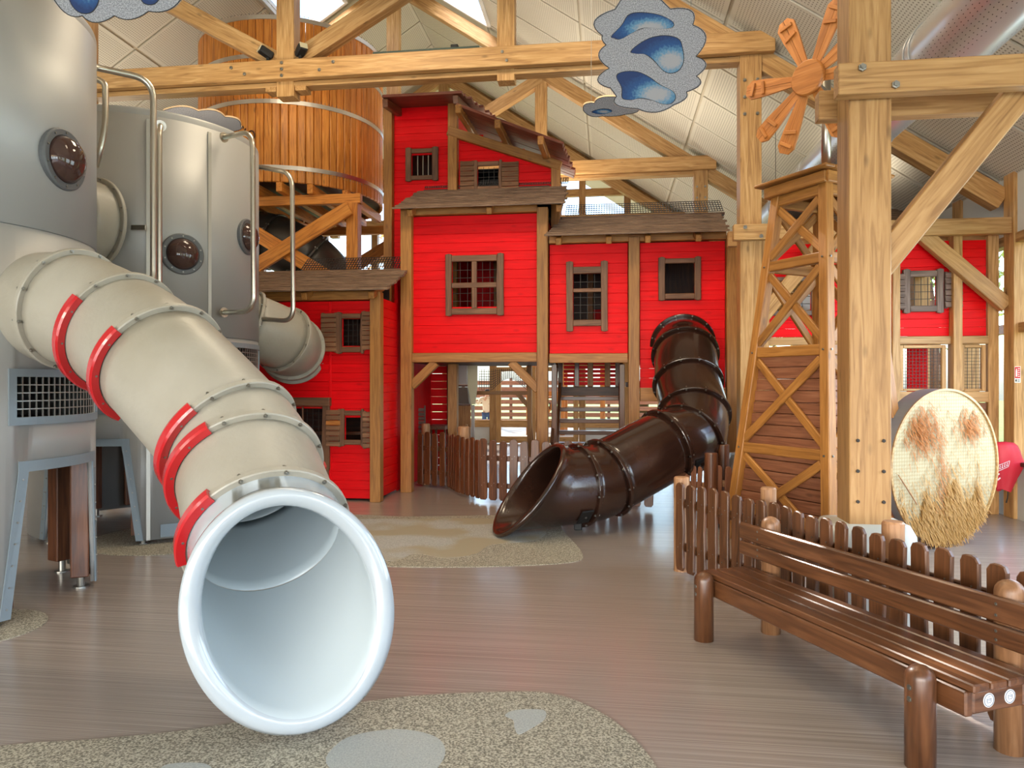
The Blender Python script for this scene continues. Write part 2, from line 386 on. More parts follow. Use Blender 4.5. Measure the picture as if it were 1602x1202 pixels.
# ceiling: a board deck and perforated panels under it
ceil = bpy.data.objects.new('ceiling', None); link(ceil); struct(ceil)
M_DECK = newmat('roof_deck', (200, 190, 168), .8)
ang = math.atan(SL)
LIFT = .20
pan = {}
cw, chh = 2.4, 1.2
bm_ = MB(); bm_.box((-1.19, -.59, -.012), (1.19, .59, .012))
me_p = bpy.data.meshes.new('ceiling_panel'); me_p.from_pydata([tuple(v) for v in bm_.v], [], bm_.f); me_p.materials.append(M_CEIL)
SKY = {(1, 0): (14.2,), (-1, 0): (14.2,)}
def slope_pt(side, s, y, off=0.0):
    """s = distance down the slope from the ridge; off = below the deck"""
    nx, nz = side*math.sin(ang), math.cos(ang)
    return Vector((RX + side*s*math.cos(ang) - nx*off, y, RZ + LIFT - s*math.sin(ang) - nz*off))
for side in (1, -1):
    nS = 5
    deck = MB()
    def dk(s0, s1, y0, y1):
        a = [slope_pt(side, s0, y0, 0), slope_pt(side, s1, y0, 0), slope_pt(side, s1, y1, 0), slope_pt(side, s0, y1, 0)]
        b2 = [slope_pt(side, s0, y0, -.12), slope_pt(side, s1, y0, -.12), slope_pt(side, s1, y1, -.12), slope_pt(side, s0, y1, -.12)]
        deck.add(a+b2, [(0, 1, 2, 3), (7, 6, 5, 4), (0, 4, 5, 1), (1, 5, 6, 2), (2, 6, 7, 3), (3, 7, 4, 0)])
    smax = 11.6
    sk0, sk1, yk0, yk1 = 1.2, 2.5, 13.0, 15.0
    YE = Y1+3.2
    dk(0, sk0, Y0, YE); dk(sk1, smax, Y0, YE); dk(sk0, sk1, Y0, yk0); dk(sk0, sk1, yk1, YE)
    deck.build('roof_deck', M_DECK, ceil)
    sk = bpy.data.objects.new('window_%d' % (1 if side > 0 else 2), None); link(sk, None, Matrix.Translation(slope_pt(side, (sk0+sk1)/2, 14.0))); struct(sk)
    mid = [slope_pt(side, sk0, yk0), slope_pt(side, sk1, yk0), slope_pt(side, sk1, yk1), slope_pt(side, sk0, yk1)]
    for i in range(4): beam('frame', mid[i], mid[(i+1) % 4], .08, .2, M_PLASTER, sk)
    mk('pane', [p+Vector((side*math.sin(ang), 0, math.cos(ang)))*.06 for p in mid], [(0, 1, 2, 3)], M_GLASS, sk)
    s = .02 + cw/2
    while s < smax:
        y = -7.3 if side > 0 else 2.0
        if side > 0: y = -1.6
        while y < Y1-.3:
            if not (sk0-1.0 < s < sk1+1.0 and yk0-.6 < y < yk1+.6) and abs(s-RX) > 0:
                c_ = slope_pt(side, s, y, .02)
                d_ = slope_pt(side, s+1, y, .02)-c_
                if not (side < 0 and s > 9.5): put('ceiling_panel', me_p, ceil, frame(c_, d_, Vector((0, 0, 1))) )
            y += chh+.03
        s += cw+.03

# right wall: low wall, posts, glazing
def low_wall(name, x, y0, y1, h):
    o = bpy.data.objects.new(name, None); link(o, None, Matrix.Translation((x, y0, 0))); struct(o); return o
wr = bpy.data.objects.new('wall_right', None); link(wr, None, Matrix.Translation((XR, 0, 0))); struct(wr)
ys = [-8, -5.4, -2.8, -.2, 2.4, 5.2, 7.4, 9.81, 11.2, 12.8, 15.2, 17.6, 20.2]
for i in range(len(ys)-1):
    y0, y1 = ys[i], ys[i+1]
    hh = .34 if i == 7 else .66
    m_ = MB(); m_.box((XR-.06, y0, 0), (XR+.12, y1, hh)); m_.build('parapet', M_PLASTER, wr)
    m_ = MB(); m_.box((XR-.06, y0, 3.46), (XR+.12, y1, 4.4)); m_.build('spandrel', M_PLASTER, wr)
    boxw('sill', (XR-.12, y0, hh), (XR+.1, y1, hh+.05), M_DARKWOOD, wr)
    boxw('head', (XR-.08, y0, 3.38), (XR+.08, y1, 3.5), M_TIMBER, wr)
    boxw('transom', (XR-.05, y0, 2.28), (XR+.05, y1, 2.4), M_GUARD if i == 7 else M_TIMBER, wr)
    g = MB(); g.box((XR-.005, y0, hh+.05), (XR+.005, y1, 3.4)); g.build('pane', M_GLASS, wr)
for y in ys: boxw('post', (XR-.10, y-.12, 0), (XR+.16, y+.12, 4.25), M_TIMBER, wr)
# left wall
m_ = MB(); m_.box((XL-.15, Y0, 0), (XL, Y1, 4.2)); struct(m_.build('wall_left', M_PLASTER))
# front wall (behind the camera), glazed
wf = bpy.data.objects.new('wall_front', None); link(wf, None, Matrix.Translation((RX, Y0, 0))); struct(wf)
m_ = MB(); m_.add([(XL, Y0, 4), (XR, Y0, 4), (XR, Y0, 4.2), (RX, Y0, RZ+.2), (XL, Y0, 4.2)], [(0, 1, 2, 3, 4)]); m_.box((XL, Y0-.1, 0), (XR, Y0, .4)); m_.build('infill', M_PLASTER, wf)
for x in [XL+.1+i*2.1 for i in range(10)]: boxw('post', (x-.1, Y0-.1, 0), (x+.1, Y0+.1, 4.1), M_TIMBER, wf)
boxw('rail', (XL, Y0-.1, 4.0), (XR, Y0+.1, 4.25), M_TIMBER, wf)
# back wall: doors and glazing up to the rafters
wb = bpy.data.objects.new('wall_back', None); link(wb, None, Matrix.Translation((RX, Y1, 0))); struct(wb)
bx = [XL, -12, -10, -8.1, -6.6, -4.54, -3.2, -1.9, -.72, .5, 1.9, 3.4, XR]
for i in range(len(bx)-1):
    a, b2 = bx[i], bx[i+1]
    door = abs(a+3.2) < .1 or abs(a+1.9) < .1
    if not door:
        m_ = MB(); m_.box((a, Y1-.05, 0), (b2, Y1+.08, .55)); m_.build('parapet', M_PLASTER, wb)
    g = MB(); x0, x1 = a, b2
    g.add([(x0, Y1+.02, .55 if not door else .1), (x1, Y1+.02, .55 if not door else .1), (x1, Y1+.02, zr(x1)-.05), (x0, Y1+.02, zr(x0)-.05)], [(0, 1, 2, 3)])
    g.build('pane', M_GLASS, wb)
    m_ = MB(); m_.add([(a, Y1, zr(a)-.12), (b2, Y1, zr(b2)-.12), (b2, Y1, zr(b2)+.24), (a, Y1, zr(a)+.24)], [(0, 1, 2, 3)]); m_.build('verge_board', M_PALE, wb)
for x in bx: boxw('stud', (x-.09, Y1-.12, 0), (x+.09, Y1+.06, zr(x)+.1), M_PALE, wb)
for z in (.55, 2.25, 3.5, 5.2, 6.9):
    xa = max(XL, RX-(RZ-z)/SL); xb = min(XR, RX+(RZ-z)/SL)
    boxw('rail', (xa, Y1-.1, z-.1), (xb, Y1+.05, z+.1), M_TIMBER, wb)
# the pair of glazed doors
for a, b2, k in ((-3.2, -1.9, 1), (-1.9, -.72, 2)):
    d_ = bpy.data.objects.new('door_%d' % k, None); link(d_, None, Matrix.Translation((a, Y1-.1, 0))); struct(d_)
    boxw('stile', (a+.1, Y1-.16, .02), (a+.24, Y1-.1, 2.12), M_TIMBER, d_); boxw('stile', (b2-.24, Y1-.16, .02), (b2-.1, Y1-.1, 2.12), M_TIMBER, d_)
    boxw('rail', (a+.24, Y1-.16, .02), (b2-.24, Y1-.1, .2), M_TIMBER, d_); boxw('rail', (a+.24, Y1-.16, 2.0), (b2-.24, Y1-.1, 2.12), M_TIMBER, d_)
    xh = a+.3 if k == 2 else b2-.3
    beam('door_handle', (xh, Y1-.2, .95), (xh, Y1-.2, 1.15), .03, .03, M_BLACK, d_, (0, 1, 0))

# ---------------- roof trusses (timber frames) ----------------
ME_NUT = {}
def bolt_at(p, axis, r=.022, h=.03, parent=None, mat=None, name='bolt'):
    mat = mat or M_BOLT
    if mat.name not in ME_NUT:
        v, f = lathe([(0, -1), (1, -1), (1, .35), (.62, .4), (.62, 1), (0, 1)], 6)
        q = ME_NUT[mat.name] = bpy.data.meshes.new('bolt'); q.from_pydata(v, [], f); q.materials.append(mat)
    M = frame(Vector(p), Vector(axis)) @ Matrix.Rotation(math.pi/2, 4, 'Y') @ Matrix.Diagonal((r, r, h, 1))
    return put(name, ME_NUT[mat.name], parent, M)
def truss(y, label, wmat, bolts=True, postw=.27, xpo=6.37):
    t = thing('roof_truss', (RX, y, 0), label, 'truss', 'timber trusses carrying the roof')
    zc0, zc1 = 5.93, 6.2
    xr = 2.12; xl = 2*RX-2.0
    for yo, nm in ((-.16, 'tie_beam'), (.16, 'tie_beam')):
        beam(nm, (xl, y+yo, (zc0+zc1)/2), (xr, y+yo, (zc0+zc1)/2), .11, zc1-zc0, wmat, t)
    boxw('tie_rail', (xl, y-.1, 5.86), (xr-.3, y+.1, 5.93), wmat, t)
    ez = .13
    for sgn in (1, -1):
        xe = XR-.1 if sgn > 0 else XL+.1
        beam('rafter', (RX, y, RZ-ez), (xe, y, zr(xe)-ez), .2, .26, wmat, t)
        # outer tie (two planks clamping the post), hanger, strut
        xp = RX + sgn*xpo
        boxw('post', (xp-postw/2, y-postw/2, .72), (xp+postw/2, y+postw/2, 5.93), wmat, t)
        xi = xp-sgn*.24; xo = xe
        for yo in (-.22, .22):
            boxw('outer_tie', (min(xi, xo), y+yo-.055, 3.50), (max(xi, xo), y+yo+.055, 3.70), wmat, t)
        beam('knee_brace', (xp+sgn*.08, y, 2.42), (xp+sgn*1.0, y, 3.6), .14, .18, wmat, t)
        beam('knee_brace', (xe-sgn*.0, y-.13, 2.62), (xe-sgn*1.0, y-.13, 3.55), .12, .18, wmat, t)
        xh = RX + sgn*3.15
        boxw('hanger', (xh-.12, y-.1, 5.78), (xh+.12, y+.1, zr(xh)-.1), wmat, t)
        beam('strut', (RX+sgn*.12, y, 6.24), (xh, y, zr(xh)-.25), .2, .24, wmat, t)
        if bolts:
            for dx, dz in ((-.1, .06), (.1, -.06)): bolt_at((xp+dx, y-.287, 3.6+dz), (0, -1, 0), .026, .02, t)
            for dz in (.1, .3, .5):
                for dx in (-.08, .08): bolt_at((xp+dx, y-postw/2-.012, .78+dz), (0, -1, 0), .012, .008, t, M_WIRE)
            for dz in (.3, .52, .74):
                for dx in (-.08, .08): bolt_at((xp+dx, y-postw/2-.012, 5.9-dz), (0, -1, 0), .022, .014, t)
            bolt_at((xh-.03, y-.225, 6.12), (0, -1, 0), .022, .014, t); bolt_at((xh+.03, y-.225, 6.0), (0, -1, 0), .022, .014, t)
            for k in range(2): bolt_at((RX+sgn*(.55+.2*k), y-.225, 6.02+.1*k), (0, -1, 0), .024, .014, t)
    boxw('king_post', (RX-.13, y-.11, 5.72), (RX+.13, y+.11, RZ-.1), wmat, t)
    boxw('clamp_block', (RX-.3, y-.1, 5.80), (RX-.14, y+.1, 5.9), wmat, t)
    boxw('clamp_block', (RX+.14, y-.1, 5.80), (RX+.3, y+.1, 5.9), wmat, t)
    if bolts:
        for dz in (-.06, .0, .06): bolt_at((RX, y-.225, 6.06+dz*1.5), (0, -1, 0), .024, .014, t)
    return t
truss(5.2, 'nearest timber frame, its thick pale post standing right of the centre on a white plinth', M_PALE, True, .262, 6.235)
truss(10.0, 'timber truss whose long tie beam crosses in front of the wooden silo', M_TIMBER)
truss(15.2, 'third timber truss, seen behind the red playhouse roofs', M_TIMBER)
truss(20.0, 'farthest timber truss, against the glazed gable', M_TIMBER, False)
for y, lab in ((5.2, 'white moulded plinth under the thick pale post behind the bench'), (10.0, 'white plinth under the timber post between brown slide and windmill tower')):
    xp = RX+(6.235 if y < 8 else 6.37)
    prof = [(.0, 0), (.27, 0), (.275, .05), (.26, .45), (.24, .66), (.21, .73), (0, .735)]
    v, f = lathe(prof, 4*8)
    v = [(x*(1.15 if abs(abs(x)-abs(y_)) > .0 else 1)*(1/max(abs(math.cos(math.atan2(y_, x))), abs(math.sin(math.atan2(y_, x))), .82)) if (x or y_) else 0,
          y_*(1/max(abs(math.cos(math.atan2(y_, x))), abs(math.sin(math.atan2(y_, x))), .82)) if (x or y_) else 0, z) for x, y_, z in v]
    o = mk('post_plinth', v, f, M_PLINTH, None, Matrix.Translation((xp, y, 0)), True); tag(o, lab, 'plinth', 'white plinths under the posts')
# long green luminaire lying on the tie beam, and two black projectors by the king post
t = thing('strip_luminaire', (-2.6, 10.0, 6.2), 'long dark green light fitting lying on the tie beam', 'lamp')
boxw('housing', (-3.25, 9.86, 6.21), (-1.75, 9.98, 6.26), newmat('dark_green', (40, 62, 52), .5), t)
boxw('gear_box', (-2.15, 9.88, 6.26), (-2.05, 9.96, 6.31), M_BLACK, t)
for sx, lab in ((-1, 'black projector left of the king post above the tie beam'), (1, 'black projector right of the king post above the tie beam')):
    x = RX+sx*.24
    t = thing('projector', (x, 9.86, 6.2), lab, 'lamp', 'projectors beside the king post')
    boxw('bracket', (x-.02, 9.84, 6.2), (x+.02, 9.88, 6.3), M_BLACK, t)
    M = frame(Vector((x+sx*.02, 9.84, 6.33)), Vector((sx*.6, -.6, .35)))
    put('lamp_body', cbox(.2, .13, .1, .02, M_BLACK), t, M)
    put('lamp_lens', cbox(.012, .11, .085, .003, newmat('lens', (200, 190, 160), .1)), t, M @ Matrix.Translation((.104, 0, 0)))

# ---------------- outside ----------------
M_GRASS = speck('grass', [(.3, (86, 104, 44)), (.6, (128, 146, 66)), (.75, (150, 150, 90))], 6, .9)
m_ = MB(); m_.box((-60, -60, -.4), (70, 90, -.22)); o = m_.build('grass_ground', M_GRASS); tag(o, 'green grass and pale ground outside the glazed walls', 'grass', kind='stuff')
M_PAVE = speck('paving', [(.3, (176, 168, 150)), (.7, (206, 198, 182))], 3, .9)
m_ = MB(); m_.box((-9, Y1+.1, -.24), (6, Y1+9, -.02)); o = m_.build('floor_terrace', M_PAVE); struct(o)
def tree(x, y, h, rr, col, label, n=900):
    t = thing('tree', (x, y, -.22), label, 'tree', 'trees beyond the glazed walls')
    rnd = random.Random(int(x*100+y*7)); pts = [(x, y, -.22), (x+.1, y, h*.3), (x-.1, y+.1, h*.6), (x, y, h*.95)]
    v, f = sweep(pts, [h*.03, h*.022, h*.014, .01], 8); mk('trunk', v, f, M_DARKWOOD, t, None, True)
    mb = MB()
    for k in range(9):
        a = rnd.random()*6.28; z0 = h*(.3+.5*rnd.random()); L_ = rr*(.5+.4*rnd.random())
        v, f = sweep([(x, y, z0), (x+math.cos(a)*L_, y+math.sin(a)*L_, z0+L_*.7)], [h*.009, .006], 5); mb.add(v, f)
    mb.build('branch', M_DARKWOOD, t, kind='stuff')
    lv = MB()
    for k in range(n):
        a = rnd.random()*6.28; u = rnd.uniform(-1, 1); q = rr*rnd.random()**.4; c_ = math.sqrt(1-u*u)
        p = Vector((x+math.cos(a)*c_*q, y+math.sin(a)*c_*q, h*.66+u*q*h*.36/rr)); s = .1+.1*rnd.random()
        d1 = Vector((rnd.gauss(0, 1), rnd.gauss(0, 1), rnd.gauss(0, 1))).normalized(); d2 = d1.cross(Vector((rnd.gauss(0, 1), rnd.gauss(0, 1), 1))).normalized()
        lv.add([p-d1*s, p+d2*s*.5, p+d1*s, p-d2*s*.5], [(0, 1, 2, 3)])
    lv.build('foliage', col, t, kind='stuff')
LY = speck('leaf_yellow', [(.3, (176, 150, 60)), (.7, (214, 190, 96))], 5, .8); LG = speck('leaf_green', [(.3, (92, 118, 50)), (.7, (140, 160, 78))], 5, .8); LO = speck('leaf_rust', [(.3, (160, 104, 60)), (.7, (196, 140, 84))], 5, .8)
for x, y, h, r_, c_, lb in ((10.5, 16, 7, 2.2, LY, 'yellow leaved tree outside the right corner window'), (9, 22, 8, 2.6, LG, 'green tree outside behind the playhouse annex'), (12, 11, 7, 2.2, LO, 'rust leaved tree beyond the right hand glazing'),
                         (-3.5, 36, 9, 3, LY, 'yellow tree beyond the gable doors'), (1.5, 33, 8, 2.6, LG, 'green tree beyond the gable, right of the doors'), (-9, 34, 9, 3, LO, 'rust tree seen through the gable behind the silo'), (6.5, 32, 8, 2.6, LY, 'yellow tree beyond the gable at the right')):
    tree(x, y, h, r_, c_, lb)
# outdoor fence and climbing frame seen through the doors
t = thing('board_fence', (-4, 30, -.2), 'horizontal board fence far outside behind the climbing frame', 'fence')
for x in range(-14, 9, 2): boxw('post', (x-.06, 30, -.22), (x+.06, 30.12, 1.9), M_BROWN, t)
for k in range(7): boxw('board', (-14, 29.95, .05+k*.26), (8, 30, .22+k*.26), M_SIDING, t)
t = thing('climbing_frame', (-1.6, 25, -.02), 'orange timber climbing frame outside the glazed doors', 'playground')
for x in (-2.6, -1.5, -.2):
    for y in (24, 25.6): boxw('post', (x-.08, y-.08, -.02), (x+.08, y+.08, 2.6), M_ORANGE, t)
for z in (1.25, 2.5):
    for y in (24, 25.6): boxw('rail', (-2.7, y-.06, z), (-.1, y+.06, z+.16), M_ORANGE, t)
beam('brace', (-2.4, 23.9, .1), (-1.6, 23.9, 1.3), .1, .12, M_ORANGE, t)
boxw('deck', (-2.6, 24, 1.18), (-.2, 25.6, 1.24), M_ORANGE, t)
# ---------------- floor patches ----------------
def smooth_closed(pts, sub=5):
    n = len(pts); out = []
    for i in range(n):
        a, b_, c_, d_ = (Vector(pts[(i+k) % n]) for k in (-1, 0, 1, 2))
        for j in range(sub):
            t = j/sub; out.append(.5*((2*b_)+(c_-a)*t+(2*a-5*b_+4*c_-d_)*t*t+(3*b_-a-3*c_+d_)*t**3))
    return out
def patch(name, pix, mat, z0, z1, label=None, cat=None, parent=None, group=None):
    pts = [Vector((p.x, p.y)) for p in (G(x, y) for x, y in pix)]
    pts = smooth_closed(pts, 4); n = len(pts)
    v = [(p.x, p.y, z0) for p in pts]+[(p.x, p.y, z1) for p in pts]
    f = [tuple(range(n))[::-1], tuple(range(n, 2*n))]+[(i, (i+1) % n, n+(i+1) % n, n+i) for i in range(n)]
    ar = sum(pts[i].x*pts[(i+1) % n].y-pts[(i+1) % n].x*pts[i].y for i in range(n))
    if ar < 0: f = [q[::-1] for q in f]
    o = mk(name, v, f, mat, parent)
    if label: tag(o, label, cat, group)
    return o
p1 = patch('rubber_mat', [(-300, 1215), (0, 1168), (140, 1158), (300, 1142), (480, 1112), (640, 1090), (780, 1083), (860, 1085), (920, 1105), (975, 1140), (1030, 1205), (1060, 1300), (900, 1500), (300, 1600), (-600, 1500)],
      M_MAT, -.001, .005, 'speckled beige rubber floor patch under the big white slide mouth', 'floor mat', None, 'rubber patches let into the floor')
patch('grey_inlay', [(510, 1195), (528, 1165), (560, 1150), (620, 1142), (672, 1150), (695, 1168), (690, 1195), (650, 1225), (560, 1225)], M_MATG, .004, .0062, None, None, p1)
patch('grey_inlay', [(790, 1120), (808, 1112), (850, 1112), (852, 1126), (832, 1140), (812, 1150), (805, 1140), (803, 1128)], M_MATG, .004, .0062, None, None, p1)
patch('grey_inlay', [(250, 1205), (270, 1196), (320, 1196), (330, 1210), (290, 1230), (255, 1225)], M_MATG, .004, .0062, None, None, p1)
p2 = patch('rubber_mat', [(520, 806), (640, 808), (780, 806), (860, 812), (885, 835), (912, 868), (890, 880), (780, 886), (660, 887), (590, 884), (540, 870), (470, 840)],
      M_MAT, -.001, .005, 'beige and pale grey rubber floor patch in front of the brown slide mouth', 'floor mat', None, 'rubber patches let into the floor')
patch('grey_inlay', [(540, 815), (640, 812), (780, 812), (850, 825), (840, 845), (770, 852), (745, 866), (700, 874), (650, 866), (620, 878), (590, 872), (560, 845)], M_MATB, .004, .0062, None, None, p2)

# ---------------- rockets (metal play towers) ----------------
def rocket(center, Rr, top, seamz, arch_c, arch_n, za, grilles, ports, seams, label):
    """angles are camera-frame degrees, turned into world here"""
    cw_ = C(*center); t = thing('metal_play_tower', (cw_.x, cw_.y, 0), label, 'play tower', 'metal rocket shaped play towers', 0)
    D = lambda a: R(a)+ANG
    T = Matrix.Translation((cw_.x, cw_.y, 0))
    n = 240
    per = 360/arch_n
    def zb(a):
        d = (a-arch_c+per/2) % per - per/2; d = abs(d)
        if d <= 18: return za
        if d >= 24: return .05
        return za - (za-.05)*(d-18)/6
    def skin(name, z0f, z1, holes, mat, rows=6, r=Rr):
        v = []; f = []; zsplit = sorted({h[2] for h in holes}|{h[3] for h in holes})
        m = 1+len(zsplit)+1
        for i in range(n):
            a = 360*i/n; x, y = math.cos(D(a))*r, math.sin(D(a))*r
            for z in [z0f(a)]+zsplit+[z1]: v.append((x, y, z))
        for i in range(n):
            j = (i+1) % n; am = 360*(i+.5)/n
            for k in range(m-1):
                lo = ([None]+zsplit+[None])[k]
                if any((am-h[0]) % 360 < (h[1]-h[0]) and lo == h[2] for h in holes): continue
                f.append((i*m+k, j*m+k, j*m+k+1, i*m+k+1))
        o = mk(name, v, f, mat, t, T, True); s = o.modifiers.new('s', 'SOLIDIFY'); s.thickness = .03; s.offset = -1
        return o
    skin('lower_shell', zb, seamz, grilles, M_ALU)
    skin('upper_shell', lambda a: seamz+.004, top-.08, [], M_ALU, r=Rr+.006)
    pr = [(Rr+.006, top-.08)]+[(Rr-.03+.03*math.cos(R(q))+.006, top-.03+.03*math.sin(R(q))) for q in (0, 30, 60, 90)]+[(Rr*.5, top+.03), (0, top+.04)]
    v, f = lathe(pr, 120); mk('top_cap', v, f, M_ALU, t, T, True)
    v, f = lathe([(0, za+.28), (Rr-.05, za+.28), (Rr-.05, za+.33), (0, za+.33)], 48); mk('inner_deck', v, f, M_DARKWOOD, t, T)
    def curved(name, a0, a1, z0, z1, r0, mat, parent, seg=None, th=.012, label=None):
        seg = seg or max(1, int(abs(a1-a0)/3)); v = []; f = []
        for i in range(seg+1):
            a = D(a0+(a1-a0)*i/seg)
            for r_, z in ((r0, z0), (r0+th, z0), (r0+th, z1), (r0, z1)): v.append((math.cos(a)*r_, math.sin(a)*r_, z))
        for i in range(seg):
            for k in range(4): f.append((i*4+k, (i+1)*4+k, (i+1)*4+(k+1) % 4, i*4+(k+1) % 4))
        f += [(3, 2, 1, 0), tuple(seg*4+k for k in range(4))]
        return mk(name, v, f, mat, parent, T, False, label)
    # arch trims, leg linings, feet
    for k in range(arch_n):
        ac = arch_c + k*per
        tr = group_part('arch_trim', t)
        curved('trim_strip', ac-18-3.3, ac+18+3.3, za, za+.075, Rr+.001, M_TRIM, tr)
        for s in (-1, 1):
            v = []
            for z, d in ((za, 18), (.05, 24)):
                for dd in (0, 3.3):
                    for r_ in (Rr+.001, Rr+.013):
                        a = D(ac+s*(d+dd)); v.append((math.cos(a)*r_, math.sin(a)*r_, z))
            mk('trim_strip', v, [(0, 1, 3, 2), (4, 6, 7, 5), (0, 2, 6, 4), (1, 5, 7, 3), (0, 4, 5, 1), (2, 3, 7, 6)], M_TRIM, tr, T)
            for j in range(7):
                z = .12+j*(za-.1)/6.5; d = 24-6*(z-.05)/(za-.05); a = D(ac+s*(d+1.65)); p = T @ Vector((math.cos(a)*(Rr+.014), math.sin(a)*(Rr+.014), z))
                if k in (0, arch_n-1): bolt_at(p, (math.cos(a), math.sin(a), 0), .008, .005, tr, name='rivet')
        lc = ac+per/2
        for da in (-(per/2-25), -3, (per/2-25)):
            a = D(lc+da); p = T @ Vector((math.cos(a)*(Rr-.1), math.sin(a)*(Rr-.1), 0)); tang = (-math.sin(a), math.cos(a), 0)
            beam('leg_lining', (p.x, p.y, .1), (p.x, p.y, za+.3), .13, .14, M_BROWN, t, tang)
        for da in (-(per/2-27), (per/2-27)):
            a = D(lc+da); v, f = disc_mesh(.028, .1, 12); mk('foot', v, f, M_BOLT, t, T @ Matrix.Translation((math.cos(a)*(Rr-.1), math.sin(a)*(Rr-.1), 0)))
            v, f = disc_mesh(.06, .012, 16); mk('foot_plate', v, f, M_BOLT, t, T @ Matrix.Translation((math.cos(a)*(Rr-.1), math.sin(a)*(Rr-.1), 0)))
    for a0, a1, z0, z1 in grilles:
        g = group_part('vent_grille', t)
        curved('frame_strip', a0-2.5, a1+2.5, z1, z1+.055, Rr+.001, M_TRIM, g); curved('frame_strip', a0-2.5, a1+2.5, z0-.055, z0, Rr+.001, M_TRIM, g)
        curved('frame_strip', a0-2.5, a0, z0, z1, Rr+.001, M_TRIM, g); curved('frame_strip', a1, a1+2.5, z0, z1, Rr+.001, M_TRIM, g)
        mb = MB(); nv = int((a1-a0)*R(1)*Rr/.052)
        for i in range(1, nv):
            a = D(a0+(a1-a0)*i/nv); p = Vector((math.cos(a), math.sin(a), 0))*(Rr-.01); mb.bar(p+Vector((0, 0, z0)), p+Vector((0, 0, z1)), .008)
        nh = max(2, round((z1-z0)/.052))
        for k in range(1, nh):
            z = z0+(z1-z0)*k/nh
            for i in range(16):
                b0, b1 = D(a0+(a1-a0)*i/16), D(a0+(a1-a0)*(i+1)/16)
                mb.bar(Vector((math.cos(b0), math.sin(b0), 0))*(Rr-.01)+Vector((0, 0, z)), Vector((math.cos(b1), math.sin(b1), 0))*(Rr-.01)+Vector((0, 0, z)), .008)
        mb.build('wire_mesh', M_WIREL, g, T, kind='stuff')
    for (a, z, r_) in ports:
        pn = group_part('porthole', t)
        d = Vector((math.cos(D(a)), math.sin(D(a)), 0)); p = T @ (d*Rr+Vector((0, 0, z)))
        Mx = frame(p, d) @ Matrix.Rotation(math.pi/2, 4, 'Y')
        Mx = Mx  # local Z now along +d
        v, f = lathe([(r_*.74, .0-.03), (r_, -.03), (r_, .022), (r_*.95, .03), (r_*.78, .03), (r_*.74, .02)], 40, True); mk('ring', v, f, M_GASKET, pn, Mx, False, 'dark grey ring with rivets')
        v, f = lathe([(r_*.76*math.cos(R(q)), .015+.115*math.sin(R(q))*r_/.2) for q in range(0, 91, 10)], 40); mk('dome', v, f, M_DOME, pn, Mx, True, 'tinted clear bubble dome')
        v, f = lathe([(0, -.02), (r_*.76, -.02)], 40); mk('dome_back', v, f, M_BLACK, pn, Mx)
        for k in range(10):
            q = 2*math.pi*k/10; bp = Mx @ Vector((math.cos(q)*r_*.87, math.sin(q)*r_*.87, .033)); bolt_at(bp, d, .0085, .005, pn, name='rivet')
    for a, z0, z1 in seams:
        s_ = curved('seam_strip', a-.9, a+.9, z0, z1, Rr+.004, M_SEAM, t, 1, .012)
    return t, T
def ang_at(center, Rr, px, py=600):
    r = (px-CX)/FPX; cx, cz = center; A = 1+r*r; B = -2*(r*cx+cz); Cc = cx*cx+cz*cz-Rr*Rr
    d = max(B*B-4*A*Cc, 0); tt = (-B-math.sqrt(d))/(2*A); return math.degrees(math.atan2(tt-cz, r*tt-cx)), EH+(HY-py)*tt/FPX
def port(center, Rr, px, py, r_): a, z = ang_at(center, Rr, px, py); return (a, z, r_)
K1, K2 = (-4.48, 5.52), (-4.24, 8.61)
rk1, T1 = rocket(K1, 1.18, 4.49, 2.74, -2, 4, 1.04, [(-24, 24, 1.42, 1.70)], [port(K1, 1.18, 98, 249, .225)], [(60, .05, 4.3)],
    'tall silvery metal play tower at the left edge, the one the big white slide leaves')
g2 = ang_at(K2, 1.2, 357)[0]
rk2, T2 = rocket(K2, 1.2, 4.48, 2.16, -94, 4, 1.02, [(g2, g2+45, 1.72, 2.06), (-100, -62, 1.40, 1.64)],
    [port(K2, 1.2, 285, 397, .215), port(K2, 1.2, 386, 370, .205)],
    [(ang_at(K2, 1.2, 232)[0], .05, 4.36), (ang_at(K2, 1.2, 327)[0], .05, 4.36)],
    'second silvery metal play tower, with riveted seams, standing behind the first')
# grey kick plate low on the second tower
a0, a1 = ang_at(K2, 1.2, 251)[0], ang_at(K2, 1.2, 291)[0]
v = []
for i in range(7):
    a = R(a0+(a1-a0)*i/6)+ANG
    for r_, z in ((1.201, .07), (1.212, .07), (1.212, .2), (1.201, .2)): v.append((math.cos(a)*r_, math.sin(a)*r_, z))
f = [(i*4+k, (i+1)*4+k, (i+1)*4+(k+1) % 4, i*4+(k+1) % 4) for i in range(6) for k in range(4)]+[(3, 2, 1, 0), (24, 25, 26, 27)]
mk('kick_plate', v, f, M_TRIM, rk2, T2)
for c_, r_, lb in ((C(-3.62, 4.95), .42, 'round speckled patch under the left leg of the nearest metal tower'), (C(-3.62, 7.9), .85, 'round speckled patch under the second metal tower')):
    v, f = disc_mesh(r_, .005, 48); o = mk('rubber_mat', v, f, M_MAT, None, Matrix.Translation((c_.x, c_.y, 0))); tag(o, lb, 'floor mat', 'rubber patches let into the floor')

